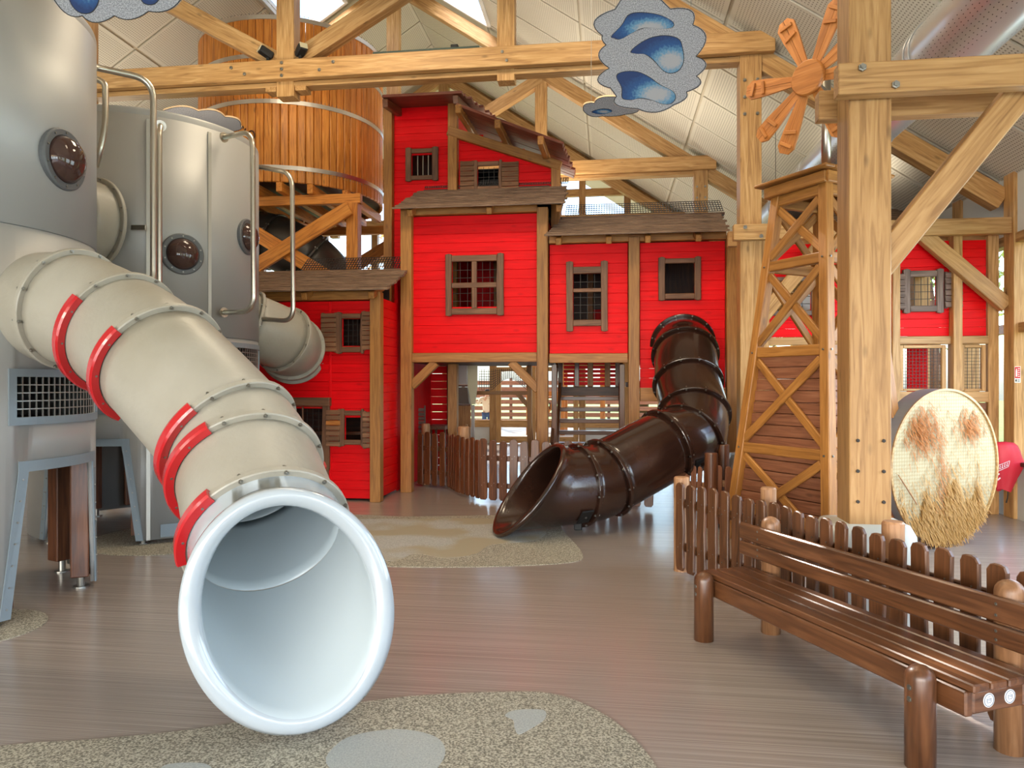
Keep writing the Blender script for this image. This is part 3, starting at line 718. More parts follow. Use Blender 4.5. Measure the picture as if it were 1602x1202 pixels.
# ---------------- tube slides ----------------
def slide(name, pts, r, mat, inner, label, cat='slide', plane=None, lip=.07, lipmat=None, flmat=None, guards=(), nb=12, hseg=7, boltr=.012, skip_flange=(), fl=.045, group=None, offset_pt=None, double=()):
    pts = [C(*p) for p in pts]
    base = pts[-1].copy(); base.z = 0
    t = thing(name, base, label, cat, group)
    den, idx = catmull(pts, hseg)
    def tan(i):
        return (den[min(i+1, len(den)-1)]-den[max(i-1, 0)]).normalized()
    Fm = []; prev = None
    for i, p in enumerate(den):
        d = tan(i)
        if i == len(den)-1 and len(den) > 1: d = (den[-1]-den[-2]).normalized()
        u = Vector((0, 0, 1)) if prev is None else prev
        u = (u-d*u.dot(d)).normalized(); prev = u
        Fm.append((p, d, u, d.cross(u)))
    n = 48; last = len(den)-1
    def ringpts(i, rr, L_=None):
        p, d, u, w_ = Fm[i]; return [p+(u*math.cos(2*math.pi*k/n)+w_*math.sin(2*math.pi*k/n))*rr for k in range(n)]
    for s in range(len(idx)-1):
        if plane is not None and s == len(idx)-2: break
        a, b_ = idx[s], idx[s+1]; v = []; f = []
        rows = list(range(a, b_+1))
        for i in rows: v += ringpts(i, r)
        for i in rows[::-1]: v += ringpts(i, r-.018)
        m = len(rows)*2
        for q in range(m):
            q2 = (q+1) % m
            for k in range(n): f.append((q*n+k, q*n+(k+1) % n, q2*n+(k+1) % n, q2*n+k))
        o = mk('tube_section', v, f, mat, t, None, True)
        if inner is not None:
            o.data.materials.append(inner)
            nf = n*(len(rows)-1)
            for j, pl in enumerate(o.data.polygons):
                if j >= nf+n and j < 2*nf+n: pl.material_index = 1
    if plane is not None:
        s = len(idx)-2; a = idx[s]; p, d, u, w_ = Fm[a]
        d = (den[-1]-den[a]).normalized(); u = (u-d*u.dot(d)).normalized(); w_ = d.cross(u)
        pc, pn = C(*plane[0]), C(*plane[1])-C(0, 0, 0); pn.normalize()
        prof = [(r, 0, 0), (r, 0, .5), (r, 1, -.13), (r+.012, 1, -.09), (r+.5*lip, 1, -.045), (r+.92*lip, 1, -.022), (r+lip, 1, .0), (r+.92*lip, 1, .022), (r+.5*lip, 1, .036), (r+.1*lip, 1, .028), (r-.014, 1, .006), (r-.02, 1, -.05), (r-.02, 0, .5), (r-.02, 0, 0)]
        v = []; f = []; m = len(prof); vl = []
        for k in range(n*2):
            th = 2*math.pi*k/(n*2); e = u*math.cos(th)+w_*math.sin(th)
            def Lq(rr): return (pc-(p+e*rr)).dot(pn)/d.dot(pn)
            for rr, kind, off in prof:
                LL = Lq(r)
                base_ = p+e*rr
                v.append(base_+d*((LL*off) if kind == 0 else LL+off))
        nn = n*2
        for k in range(nn):
            k2 = (k+1) % nn
            for q in range(m-1): f.append((k*m+q, k2*m+q, k2*m+q+1, k*m+q+1))
        o = mk('mouth', v, f, lipmat or mat, t, None, True)
        if inner is not None:
            o.data.materials.append(inner)
            for j, pl in enumerate(o.data.polygons):
                if j % (m-1) >= m-4: pl.material_index = 1
        if fm_ := (flmat or mat): pass
    for s in range(len(idx)):
        if s in skip_flange or (plane is not None and s == len(idx)-1): continue
        p, d, u, w_ = Fm[idx[s]]
        Mx = Matrix((u, w_, d)).transposed().to_4x4(); Mx.translation = p
        pr = [(r-.004, -.02), (r+fl-.006, -.02), (r+fl, -.014), (r+fl, .014), (r+fl-.006, .02), (r-.004, .02)]
        v, f = lathe(pr, 60, True); fo = mk('flange', v, f, flmat or mat, t, Mx, False)
        for k in range(nb):
            q = 2*math.pi*(k+.5)/nb
            for sg in (1, -1):
                bolt_at(Mx @ Vector((math.cos(q)*(r+fl*.6), math.sin(q)*(r+fl*.6), sg*.022)), d*sg, boltr, .014, fo)
    for s, a0, a1 in guards:
        p, d, u, w_ = Fm[idx[s]]; Mx = Matrix((u, w_, d)).transposed().to_4x4(); Mx.translation = p
        pr = [(r+.006, -.034), (r+fl+.012, -.034), (r+fl+.02, -.02), (r+fl+.02, .02), (r+fl+.012, .034), (r+.006, .034)]
        v = []; f = []; sg = 20; m = len(pr)
        for i in range(sg+1):
            q = R(a0+(a1-a0)*i/sg)
            for rr, z in pr: v.append((math.cos(q)*rr, math.sin(q)*rr, z))
        for i in range(sg):
            for k in range(m): f.append((i*m+k, (i+1)*m+k, (i+1)*m+(k+1) % m, i*m+(k+1) % m))
        f += [tuple(range(m))[::-1], tuple(sg*m+k for k in range(m))]
        mk('edge_guard', v, f, M_GUARD, t, Mx, False, 'red edge guard on the flange')
    return t, Fm, idx
GUARD = [(2, 62, 165), (3, 62, 160), (4, 60, 150), (5, 56, 150), (5, -98, -68), (6, 66, 125)]
ws, WF, WI = slide('tube_slide', [(-3.50, 5.36, 2.20), (-3.07, 5.17, 2.17), (-2.66, 5.02, 2.0), (-2.26, 4.74, 1.78), (-1.68, 4.40, 1.32), (-1.51, 4.22, 1.14), (-1.27, 3.83, .86), (-1.025, 3.42, .60)],
    .395, M_PIPE, M_INNER, 'big cream tube slide with wide glossy white mouth and red edge guards in the foreground', plane=((-1.02, 3.42, .592), (.36, -.93, 0.14)), lip=.082, lipmat=M_WHITE, flmat=M_PIPE,
    guards=GUARD, nb=12, fl=.036, skip_flange=(0,))
bs, BF, BI = slide('tube_slide', [(2.50, 10.76, 2.22), (2.45, 10.4, 2.06), (2.38, 9.95, 1.65), (2.35, 9.5, 1.25), (2.19, 9.15, .98), (1.86, 8.95, .89), (1.09, 8.55, .56), (.755, 8.35, .50), (.16, 8.08, .49)],
    .435, M_BSLIDE, None, 'glossy dark brown tube slide curving down from the red playhouse wall', plane=((.19, 8.1, .49), (-.80, -.26, .72)), lip=.05, lipmat=M_BSLIDE, nb=12, boltr=.013, fl=.04)
beam('support_leg', C(.75, 8.33, 0), C(.75, 8.33, .09), .09, .09, M_BLACK, bs, (0, 1, 0))
p6 = BF[BI[5]]
for s_, off in ((7, .13), (5, -.16)):
    p, d, u, w_ = BF[BI[s_]]; e = (Vector((0, 0, 1.3))-p).normalized()*.85+Vector((0, 0, -.75)); e = (e-d*e.dot(d)).normalized()
    pc_ = p+d*off+e*.437
    put('cover_plate', cbox(.15, .2, .02, .004, M_BLACK), bs, frame(pc_, d, e), 'black bolted cover plate'); bolt_at(pc_+e*.012, e, .014, .01, bs)
for i, lb in ((0, ''),):
    slide('tube_slide', [(-3.75, 9.15, 2.55), (-3.35, 9.35, 2.4), (-3.02, 9.7, 2.24), (-3.02, 10.05, 2.15), (-3.1, 10.42, 2.1)], .41, M_PIPE, None,
      'cream connecting tube between the second metal tower and the red playhouse wing', nb=10, fl=.045, skip_flange=(0,), boltr=.011)
    slide('tube_slide', [(-4.19, 7.38, 3.26), (-4.3, 7.15, 3.26), (-4.44, 6.9, 3.26), (-4.50, 6.66, 3.26)], .41, M_PIPE, None,
      'cream connecting tube between the two metal towers', nb=12, fl=.05, skip_flange=(1, 2), boltr=.011)

bp_ = P(217, 355, 7.42)
beam('bracket_plate', P(205, 355, 7.41), P(228, 355, 7.36), .012, .05, M_STEEL, rk2)
# ---------------- handrail pipes on the towers ----------------
def rail(pix, label, rad=.028, plates=()):
    pts = [P(*q) for q in pix]; t = thing('handrail', (pts[0].x, pts[0].y, 0), label, 'handrail', 'bent steel pipes on the metal towers')
    v, f = sweep(round_path(pts, .18, 8), rad, 14); mk('pipe', v, f, M_STEEL, t, None, True)
    for i in plates:
        j = i if i == 0 else -1; a = pts[0 if i == 0 else -1]; b_ = pts[1 if i == 0 else -2]
        v, f = disc_mesh(.055, .012, 20); Mx = frame(a, b_-a) @ Matrix.Rotation(math.pi/2, 4, 'Y'); mk('mounting_plate', v, f, M_STEEL, t, Mx)
    return t
rail([(120, 97, 6.05), (152, 105, 6.3), (240, 124, 6.55), (240, 452, 6.55), (205, 462, 6.2)], 'long steel pipe from the nearest tower, bending down in front of the second', plates=(0,))
rail([(120, 112, 6.9), (150, 122, 6.9), (165, 130, 6.9), (165, 200, 6.9), (150, 260, 6.9)], 'short bent steel pipe just above the second tower, left edge')
rail([(251, 196, 7.38), (251, 196, 7.3), (249, 206, 7.25), (249, 470, 7.25), (251, 480, 7.4)], 'straight vertical steel pipe beside the round window of the second tower', plates=(0,))
rail([(350, 214, 7.98), (395, 204, 7.75), (397, 486, 7.75), (350, 488, 7.98)], 'steel pipe loop at the right side of the second tower, plates at both ends', plates=(0, 1))
rail([(395, 258, 9.1), (457, 270, 8.8), (459, 502, 8.8), (395, 497, 9.1)], 'steel pipe loop behind the second tower in front of the silo')

# ---------------- silo ----------------
cs = C(-4.1, 13.8); RS = 1.65
silo = thing('wooden_silo', (cs.x, cs.y, 0), 'round wooden silo of upright orange staves with steel hoops on a timber frame', 'silo')
NS = 76
wv = 2*math.pi*RS/NS
zb_, zt_ = 5.0, 7.76
me = cbox(zt_-zb_, .05, wv-.010, .012, M_STAVE)
for i in range(NS):
    a = 2*math.pi*i/NS; d = Vector((math.cos(a), math.sin(a), 0)); p = cs+d*(RS-.025); p.z = (zb_+zt_)/2
    zax = Vector((-d.y, d.x, 0))
    put('stave', me, silo, frame(p, Vector((0, 0, 1)), zax))
TS = Matrix.Translation((cs.x, cs.y, 0))
for z in (7.72, 7.08, 6.33, 5.24):
    v, f = lathe([(RS-.01, z-.035), (RS+.012, z-.035), (RS+.012, z+.035), (RS-.01, z+.035)], 96, True); mk('hoop', v, f, M_HOOP, silo, TS)
    mb = MB()
v, f = lathe([(0, 5.06), (RS-.05, 5.06), (RS-.05, 5.1), (0, 5.1)], 48, False); mk('silo_floor', v, f, M_DARKWOOD, silo, TS)
v, f = lathe([(RS-.05, 7.2), (RS-.06, 5.1)], 48, False); mk('silo_lining', v, f, M_STAVE, silo, TS)
mb = MB()
for i in range(150):
    a = 2*math.pi*i/150
    for z in (7.78, 6.39, 5.18): mb.box((math.cos(a)*(RS)-.006, math.sin(a)*(RS)-.006, z-.006), (math.cos(a)*RS+.006, math.sin(a)*RS+.006, z+.006))
mb.build('nail', M_BOLT, silo, TS, kind='stuff')
# joists and frame beneath
for k in range(7):
    x = cs.x-1.35+k*.45; h = math.sqrt(max(RS**2-(x-cs.x)**2, .1))
    boxw('joist', (x-.05, cs.y-h, 4.84), (x+.05, cs.y+h, 5.0), M_STAVE, silo)
for y in (-1.25, 1.25): boxw('bearer', (cs.x-1.7, cs.y+y-.06, 4.68), (cs.x+1.75, cs.y+y+.06, 4.84), M_STAVE, silo)
for x in (-1.62, 1.62):
    for y in (-1.25, 1.25): boxw('post', (cs.x+x-.1, cs.y+y-.1, 0), (cs.x+x+.1, cs.y+y+.1, 4.68), M_STAVE, silo)
for y in (-1.38, 1.38):
    beam('cross_brace', (cs.x-.75, cs.y+y, 4.62), (cs.x+1.6, cs.y+y, 3.2), .07, .24, M_STAVE, silo)
    beam('cross_brace', (cs.x-1.2, cs.y+y-.08, 2.95), (cs.x+1.62, cs.y+y-.08, 4.56), .07, .24, M_STAVE, silo)
# burnt-in lettering, mostly hidden behind the tower
pp = P(402, 217, 12.35); dd = (pp-cs); dd.z = 0; dd.normalize(); q = cs+dd*(RS+.006); q.z = pp.z
LM = frame(q, Vector((-dd.y, dd.x, 0))) @ Matrix.Rotation(math.pi/2, 4, 'X')
if (LM.to_3x3() @ Vector((0, 0, 1))).dot(dd) < 0: LM = LM @ Matrix.Rotation(math.pi, 4, 'Y')
mb = MB(); ov = [(.055*math.cos(2*math.pi*k/18), .075*math.sin(2*math.pi*k/18), .004) for k in range(19)]
for a, b_ in zip(ov, ov[1:]): mb.bar(a, b_, .022, .008, (0, 0, 1))
for a, b_ in (((-.13, .05, .004), (-.10, .12, .004)), ((.02, -.12, .004), (.06, -.16, .004)), ((-.14, .12, .004), (-.15, .16, .004))): mb.bar(a, b_, .02, .008, (0, 0, 1))
mb.build('lettering', M_DARKWOOD, silo, LM, label='dark lettering painted on the staves')
# charcoal tube coiling under the silo
slide('tube_slide', [(-5.4, 14.2, 4.45), (-5.0, 13.8, 4.4), (-4.35, 13.5, 4.25), (-3.75, 13.6, 3.95), (-3.35, 13.8, 3.45), (-3.3, 14.1, 2.9)], .5, M_CHAR, None, 'charcoal tube slide coiling out under the wooden silo', nb=10, fl=.03, boltr=.014)
slide('tube_slide', [(-5.0, 13.0, 3.0), (-4.45, 13.1, 3.35), (-4.0, 13.3, 3.5)], .2, M_CHAR, None, 'thin charcoal pipe low between the silo braces', nb=8, fl=.03, boltr=.014, cat='pipe')
# ---------------- red playhouse ----------------
def fx(px, y): return Yp(px, 600, y).x
def fz(px, py, y): return Yp(px, py, y).z
def plank_wall(parent, y, x0, x1, z0, z1, h, holes, mat, th=.028, name='wall_panel', plank='plank', xlim=None, gap=.002):
    g = group_part(name, parent); n = max(1, round((z1-z0)/h)); h = (z1-z0)/n
    rnd = random.Random(int(abs(x0*100+z0*10)))
    for i in range(n):
        a, b_ = z0+i*h, z0+(i+1)*h; zm = (a+b_)/2
        xa, xb = (x0, x1) if xlim is None else xlim(zm)
        seg = [(xa, xb)]
        for (hx0, hx1, hz0, hz1) in holes:
            if hz0 < zm+h*.2 and hz1 > zm-h*.2:
                ns = []
                for s0, s1 in seg:
                    if hx0 > s0+.03 and hx0 < s1: ns.append((s0, hx0))
                    elif hx0 <= s0+.03: pass
                    if hx1 < s1-.03 and hx1 > s0: ns.append((hx1, s1))
                    if hx0 >= s1 or hx1 <= s0: ns.append((s0, s1))
                seg = sorted(set(ns))
        for s0, s1 in seg:
            if s1-s0 > .04:
                dy = rnd.uniform(-.002, .002)
                boxw(plank, (s0, y-th/2+dy, a+gap/2), (s1, y+th/2+dy, b_-gap/2), mat, g, .003)
    return g
def hole(op, y):
    return (fx(op[0], y), fx(op[2], y), fz((op[0]+op[2])/2, op[3], y), fz((op[0]+op[2])/2, op[1], y))
def window(parent, y, op, fr, muls=(), grid=(4, 5), fmat=None, ext=.0, vbars=False):
    fmat = fmat or M_FRAME; w_ = group_part('window', parent); yf = y-.05
    X0, X1, Z0, Z1 = hole(op, y); A0, A1, B0, B1 = hole(fr, y)
    rnd = random.Random(op[0])
    for a, b_ in ((A0, X0), (X1, A1)):
        wob = rnd.uniform(-.012, .012)
        ol = [(a+wob*.5, B0-ext), ((a+b_)/2, B0-ext-.012), (b_, B0-ext), (b_-.004, (B0+B1)/2), (b_, B1+ext), ((a+b_)/2, B1+ext+.015), (a+wob, B1+ext), (a-.006, (B0+B1)/2)]
        m = ((a+b_)/2, (B0+B1)/2); v, f = prism([(x-m[0], z-m[1]) for x, z in ol], .05, .006)
        # turn so that grain (local X) follows the stile
        Mx = Matrix.Translation((m[0], yf, m[1])) @ Matrix.Rotation(R(-90), 4, 'Y')
        v = [Mx.inverted() @ (Vector(p)+Vector((m[0], yf, m[1]))) for p in v]
        mk('stile', v, f, fmat, w_, Mx)
    boxw('head', (X0-.004, yf-.02, Z1), (X1+.004, yf+.02, B1-.012), fmat, w_, .008)
    boxw('sill', (X0-.004, yf-.02, B0+.012), (X1+.004, yf+.02, Z0), fmat, w_, .008)
    for k, q0, q1 in muls:
        if k == 'v': xa, xb = fx(q0, y), fx(q1, y); boxw('muntin', (xa, yf-.015, Z0), (xb, yf+.015, Z1), fmat, w_)
        else:
            za, zb2 = fz((op[0]+op[2])/2, q1, y), fz((op[0]+op[2])/2, q0, y); boxw('muntin', (X0, yf-.018, za), (X1, yf+.018, zb2), fmat, w_)
    mb = MB(); nx, nz = grid
    for i in range(1, nx):
        x = X0+(X1-X0)*i/nx; mb.bar((x, y+.02, Z0), (x, y+.02, Z1), .016 if vbars else .007)
    if not vbars:
        for i in range(1, nz):
            z = Z0+(Z1-Z0)*i/nz; mb.bar((X0, y+.025, z), (X1, y+.025, z), .007)
    if mb.v: mb.build('safety_bars', M_WIRE if not vbars else M_BOLT, w_, kind='stuff')
    return w_
def shutter(parent, y, r_, n, mat, oddone=None):
    """r_ = (px0, py0, px1, py1)"""
    s_ = group_part('shutter', parent); X0, X1, Z0, Z1 = hole(r_, y); h = (Z1-Z0)/n
    for i in range(n):
        o = beam('slat', (X0, y-.07, Z0+h*(i+.5)), (X1, y-.07, Z0+h*(i+.5)), .02, h-.006, M_ORANGE if oddone == i else mat, s_, (0, .18, 1), .003)
        if oddone == i: o['label'] = 'bright orange replacement slat'
    for x in (X0+.02, X1-.02): boxw('batten', (x-.02, y-.055, Z0-.01), (x+.02, y-.03, Z1+.01), mat, s_)
def roof(parent, e0, e1, t0, t1, n, mat=None, th=.028, name='roof', lap=1.12):
    """boards laid between eave edge e0-e1 and upper edge t0-t1, lapped"""
    g = group_part(name, parent); e0, e1, t0, t1 = map(Vector, (e0, e1, t0, t1)); rnd = random.Random(n)
    for i in range(n):
        f = (i+.5)/n; a = e0.lerp(t0, f); b_ = e1.lerp(t1, f); wd = (t0-e0).length/n*lap
        nrm = (e1-e0).cross(t0-e0).normalized()
        if nrm.z < 0: nrm = -nrm
        up = nrm + (e0-t0).normalized()*-.12
        a = a+Vector((rnd.uniform(-.03, .03), 0, 0)); b_ = b_+Vector((rnd.uniform(-.03, .03), 0, 0))
        beam('roof_board', a, b_, wd, th, mat or M_ROOF, g, up, .004)
    return g
def net(parent, p00, p10, p11, p01, nu, nv, w_=.010, mat=None, sag=0, name='safety_net'):
    mb = MB(); p00, p10, p11, p01 = map(Vector, (p00, p10, p11, p01))
    def q(u, v): p = p00.lerp(p10, u).lerp(p01.lerp(p11, u), v); p.z -= sag*4*u*(1-u); return p
    for i in range(nu+1):
        for k in range(4): mb.bar(q(i/nu, k/4), q(i/nu, (k+1)/4), w_)
    for j in range(nv+1):
        for k in range(10): mb.bar(q(k/10, j/nv), q((k+1)/10, j/nv), w_)
    return mb.build(name, mat or M_WIRE, parent, kind='stuff')
YM = 11.0
# --- main hall of the playhouse ---
ph = thing('playhouse_hall', (-2.0, YM, 0), 'central two storey red playhouse box with a cross-barred window over an open ground floor', 'playhouse')
def postpx(parent, y, px0, px1, ztop, z0=0.0, d=.16, mat=None):
    return boxw('post', (fx(px0, y), y-d+.03, z0), (fx(px1, y), y+.03, ztop), mat or M_HONEY, parent)
zb0, zt0 = fz(740, 551, YM), fz(740, 336, YM)
xa, xb = fx(647, YM), fx(841, YM)
op1 = (708, 409, 778, 482)
plank_wall(ph, YM, xa, xb, zb0, zt0, .142, [hole(op1, YM)], M_RED)
window(ph, YM, op1, (699, 398, 789, 493), (('v', 739, 747), ('h', 442, 450)), (6, 6))
postpx(ph, YM, 630, 647, fz(640, 322, YM)); postpx(ph, YM, 841, 858, fz(850, 326, YM))
boxw('floor_beam', (xa, YM-.1, fz(740, 566, YM)), (xb, YM+.04, zb0-.005), M_HONEY, ph)
boxw('top_beam', (xa, YM-.08, zt0+.01), (xb, YM+.04, fz(740, 324, YM)), M_HONEY, ph)
zf = fz(740, 566, YM)
beam('knee_brace', (xa-.02, YM-.03, zf-.36), (xa+.36, YM-.03, zf+.0), .1, .13, M_HONEY, ph)
beam('knee_brace', (xb+.02, YM-.03, zf-.42), (xb-.4, YM-.03, zf+.0), .1, .13, M_HONEY, ph)
roof(ph, (-3.2, 10.6, 4.255), (-.615, 10.6, 4.255), (-3.156, 12, 4.88), (-.675, 12, 4.88), 10)
for x in (-2.95, -1.75, -.72): beam('rafter_tail', (x, 10.68, 4.2), (x, 12.0, 4.8), .08, .1, M_HONEY, ph)
net(ph, (-3.05, 12.0, 4.93), (-.66, 12.0, 4.93), (-.66, 12.15, 5.06), (-3.05, 12.15, 5.06), 60, 4)
m_ = MB(); m_.box((xa-.1, YM+.05, 1.98), (xb+.1, 13.4, 2.06)); m_.build('upper_floor', M_DARKWOOD, ph)
for (x0, x1) in ((xa-.12, xa-.09), (xb+.06, xb+.09)): boxw('side_wall', (x0, YM+.05, 2.06), (x1, 13.4, 4.3), M_RED, ph)
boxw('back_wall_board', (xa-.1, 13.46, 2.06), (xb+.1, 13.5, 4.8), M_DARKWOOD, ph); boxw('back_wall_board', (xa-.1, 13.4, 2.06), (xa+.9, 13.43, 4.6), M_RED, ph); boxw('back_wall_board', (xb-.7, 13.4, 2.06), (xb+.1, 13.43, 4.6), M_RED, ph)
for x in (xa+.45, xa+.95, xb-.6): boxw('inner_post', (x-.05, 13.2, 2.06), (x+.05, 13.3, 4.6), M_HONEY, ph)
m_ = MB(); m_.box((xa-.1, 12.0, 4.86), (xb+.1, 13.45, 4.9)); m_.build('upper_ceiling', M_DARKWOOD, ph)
# ground floor behind the opening
yb = 13.2
plank_wall(ph, yb, fx(650, yb), fx(701, yb), .02, 1.98, .14, [], M_RED, name='inner_panel', gap=.008)
boxw('inner_post', (fx(701, yb), yb-.1, 0), (fx(708, yb), yb, 1.98), M_DARKWOOD, ph)
boxw('inner_board', (fx(708, yb), yb, 0), (fx(736, yb), yb+.03, 1.3), M_HONEY, ph)
# white and grey chute box under the floor
M_CHUTE = newmat('chute_grey', (190, 182, 178), .5)
ch = thing('chute_box', (fx(717, 12.8), 12.8, 1.2), 'pale grey boxed chute hanging under the playhouse floor, tapering down', 'box')
def hull(name, pts, mat, parent=None, label=None):
    bm = bmesh.new(); [bm.verts.new(p) for p in pts]; bmesh.ops.convex_hull(bm, input=bm.verts); me = bpy.data.meshes.new(name); bm.to_mesh(me); bm.free(); me.materials.append(mat)
    o = bpy.data.objects.new(name, me); link(o, parent)
    if label: o['label'] = label
    return o
def col(pxs, py, y0, y1): return [Vector((fx(px, y0), yy, fz(px, py, y0))) for px in pxs for yy in (y0, y1)]
hull('front_panel', col((703.5, 730), 571, 12.8, 13.1)+col((703.5, 730), 601, 12.8, 13.1), M_CHUTE, ch)
hull('frame_rail', col((703, 731), 601.5, 12.77, 13.1)+col((703, 731), 604.5, 12.77, 13.1), M_BROWN, ch)
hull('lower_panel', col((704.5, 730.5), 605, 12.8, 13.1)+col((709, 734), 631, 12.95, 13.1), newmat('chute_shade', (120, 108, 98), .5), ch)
hull('frame_rail', col((708, 736), 631.5, 12.95, 13.1)+col((708, 736), 634, 12.95, 13.1), M_BROWN, ch)
hull('end_board', col((732, 746.5), 571, 12.7, 12.74)+col((732, 746.5), 604, 12.7, 12.74)+col((737, 743), 632, 12.7, 12.74), newmat('pale_board', (214, 206, 170), .5), ch)
boxw('support_post', (fx(737, 12.75), 12.75, 0), (fx(742, 12.75), 12.8, 1.28), M_CHUTE, ch)
# timber frame with rope net and small fittings inside
nf = thing('rope_net_frame', (fx(785, 13.0), 13.0, 0), 'timber frame with a dark rope net hanging inside the ground floor opening', 'frame')
yy = 13.3
boxw('rail', (fx(746, yy), yy-.05, fz(780, 617, yy)), (fx(826, yy), yy+.05, fz(780, 611, yy)), M_HONEY, nf)
boxw('post', (fx(825, yy), yy-.05, 0), (fx(832, yy), yy+.05, 1.98), M_HONEY, nf)
beam('brace', (fx(808, yy), yy-.02, fz(808, 613, yy)), (fx(829, yy), yy-.02, fz(829, 637, yy)), .05, .08, M_HONEY, nf)
beam('brace', (fx(829, yy), yy-.02, fz(829, 655, yy)), (fx(835, yy), yy-.02, .4), .05, .06, M_HONEY, nf)
mbn = MB()
def nq(u, v):
    sag_ = .22*math.sin(math.pi*min(max(u, 0), 1))*v
    x = fx(750, yy)+(fx(825, yy)-fx(750, yy))*u; zt_ = 1.93-.0*u; zlow = fz(780, 611, yy)+.02
    return Vector((x, yy+.1*math.sin(5*u), zt_+(zlow-zt_)*v*(1-.55*max(0, math.sin(math.pi*(u-.25)/.75)) if u > .25 else 1)))
for i in range(23):
    for k in range(5): mbn.bar(nq(i/22, k/5), nq(i/22, (k+1)/5), .008)
for j in range(1, 9):
    for k in range(16): mbn.bar(nq(k/16, j/8), nq((k+1)/16, j/8), .008)
mbn.build('rope_net', M_WIRE, nf, kind='stuff')
rl = thing('play_rail', (fx(720, 12.2), 12.2, 0), 'small wooden rail with two pale uprights behind the picket fence', 'rail')
for px in (712.5, 730): boxw('upright', (fx(px-1.5, 12.2), 12.18, 0), (fx(px+1.5, 12.2), 12.22, fz(px, 663, 12.2)), M_PALE, rl)
boxw('cross_board', (fx(712.5, 12.2), 12.19, .62), (fx(730, 12.2), 12.21, .75), M_HONEY, rl)
tb = thing('play_counter', (fx(687, 12.6), 12.6, 0), 'small dark brown counter against the red inner wall', 'counter')
boxw('counter_top', (fx(671, 12.6), 12.4, .86), (fx(700, 12.6), 12.9, .93), M_BROWN, tb)
for px in (675, 683, 697): boxw('leg', (fx(px-1, 12.6), 12.5, 0), (fx(px+2, 12.6), 12.56, .86), M_BROWN, tb)
ls = thing('louvre_shutter', (fx(657, 12.3), 12.3, .4), 'pale grey louvred shutter leaning inside at the left of the opening', 'shutter')
for i in range(9): beam('slat', (fx(652.5, 12.3), 12.3, .62+i*.073), (fx(664, 12.3), 12.3, .62+i*.073), .02, .06, M_GRAYSHUT, ls, (0, .3, 1), .003)
for px in (652.5, 664): boxw('batten', (fx(px, 12.3)-.012, 12.31, .35), (fx(px, 12.3)+.012, 12.34, 1.28), M_GRAYSHUT, ls)
# --- stair bay (middle) and slide bay (right) ---
pb = thing('playhouse_bay', (.3, YM, 0), 'red playhouse part right of the centre with a tall narrow window and the stairs below', 'playhouse')
op2 = (897, 428, 941, 500); op3 = (1040, 412, 1086, 459)
xc0, xc1, xd0, xd1 = fx(860, YM), fx(982, YM), fx(1001, YM), fx(1134, YM)
zb1 = fz(920, 552, YM); zt1 = fz(920, 381, YM)
plank_wall(pb, YM, xc0, xc1, zb1, zt1, .142, [hole(op2, YM)], M_RED)
window(pb, YM, op2, (887, 416, 951, 511), (('h', 451, 457),), (4, 6), ext=.06)
boxw('floor_beam', (xc0, YM-.1, fz(920, 567, YM)), (xc1, YM+.04, zb1-.005), M_HONEY, pb)
zb2 = fz(1060, 606, YM); zt2 = fz(1060, 378, YM)
plank_wall(pb, YM, xd0, xd1, zb2, zt2, .142, [hole(op3, YM)], M_RED)
window(pb, YM, op3, (1030, 403, 1096, 469), (), (1, 1))
boxw('floor_beam', (xd0, YM-.1, fz(1060, 627, YM)), (xd1, YM+.04, zb2-.005), M_HONEY, pb)
postpx(pb, YM, 983, 1000, fz(990, 372, YM)); postpx(pb, YM, 1135, 1151, fz(1143, 368, YM))
for a, b_ in ((fx(859, YM), fx(1135, YM)),): boxw('top_beam', (a, YM-.08, zt1+.01), (b_, YM+.04, zt1+.12), M_HONEY, pb)
roof(pb, (-.93, 10.5, 3.774), (1.66, 10.5, 3.774), (-.75, 12, 4.36), (1.76, 12, 4.36), 10)
for x in (-.72, .0, .55, 1.25): beam('rafter_tail', (x, 10.58, 3.70), (x, 12.0, 4.26), .08, .1, M_HONEY, pb)
net(pb, (-.7, 12.0, 4.4), (1.8, 12.0, 4.4), (1.8, 12.4, 4.66), (-.7, 12.4, 4.66), 60, 5)
m_ = MB(); m_.box((xc1+.02, YM+.05, 1.60), (xd1+.1, 13.4, 1.68)); m_.build('upper_floor', M_DARKWOOD, pb)
boxw('side_wall', (xd1+.05, YM+.05, 1.6), (xd1+.08, 13.4, 3.7), M_RED, pb)
m_ = MB(); m_.box((xc0-.1, 12.0, 4.34), (xd1+.15, 13.45, 4.38)); m_.build('upper_ceiling', M_DARKWOOD, pb)
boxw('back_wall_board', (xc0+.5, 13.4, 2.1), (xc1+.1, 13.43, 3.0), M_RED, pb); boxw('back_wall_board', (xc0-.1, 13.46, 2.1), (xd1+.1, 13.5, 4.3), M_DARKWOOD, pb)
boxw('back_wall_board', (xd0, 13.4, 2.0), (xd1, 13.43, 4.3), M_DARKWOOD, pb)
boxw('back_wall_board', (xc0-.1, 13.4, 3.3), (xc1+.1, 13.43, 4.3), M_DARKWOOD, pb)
for x in (xc0+.55, xc1-.3): boxw('inner_post', (x-.05, 13.2, 1.6), (x+.05, 13.3, 4.3), M_HONEY, pb)
beam('inner_brace', (xd0+.1, 12.5, 3.0), (xd0+.7, 12.5, 4.2), .07, .1, M_HONEY, pb)
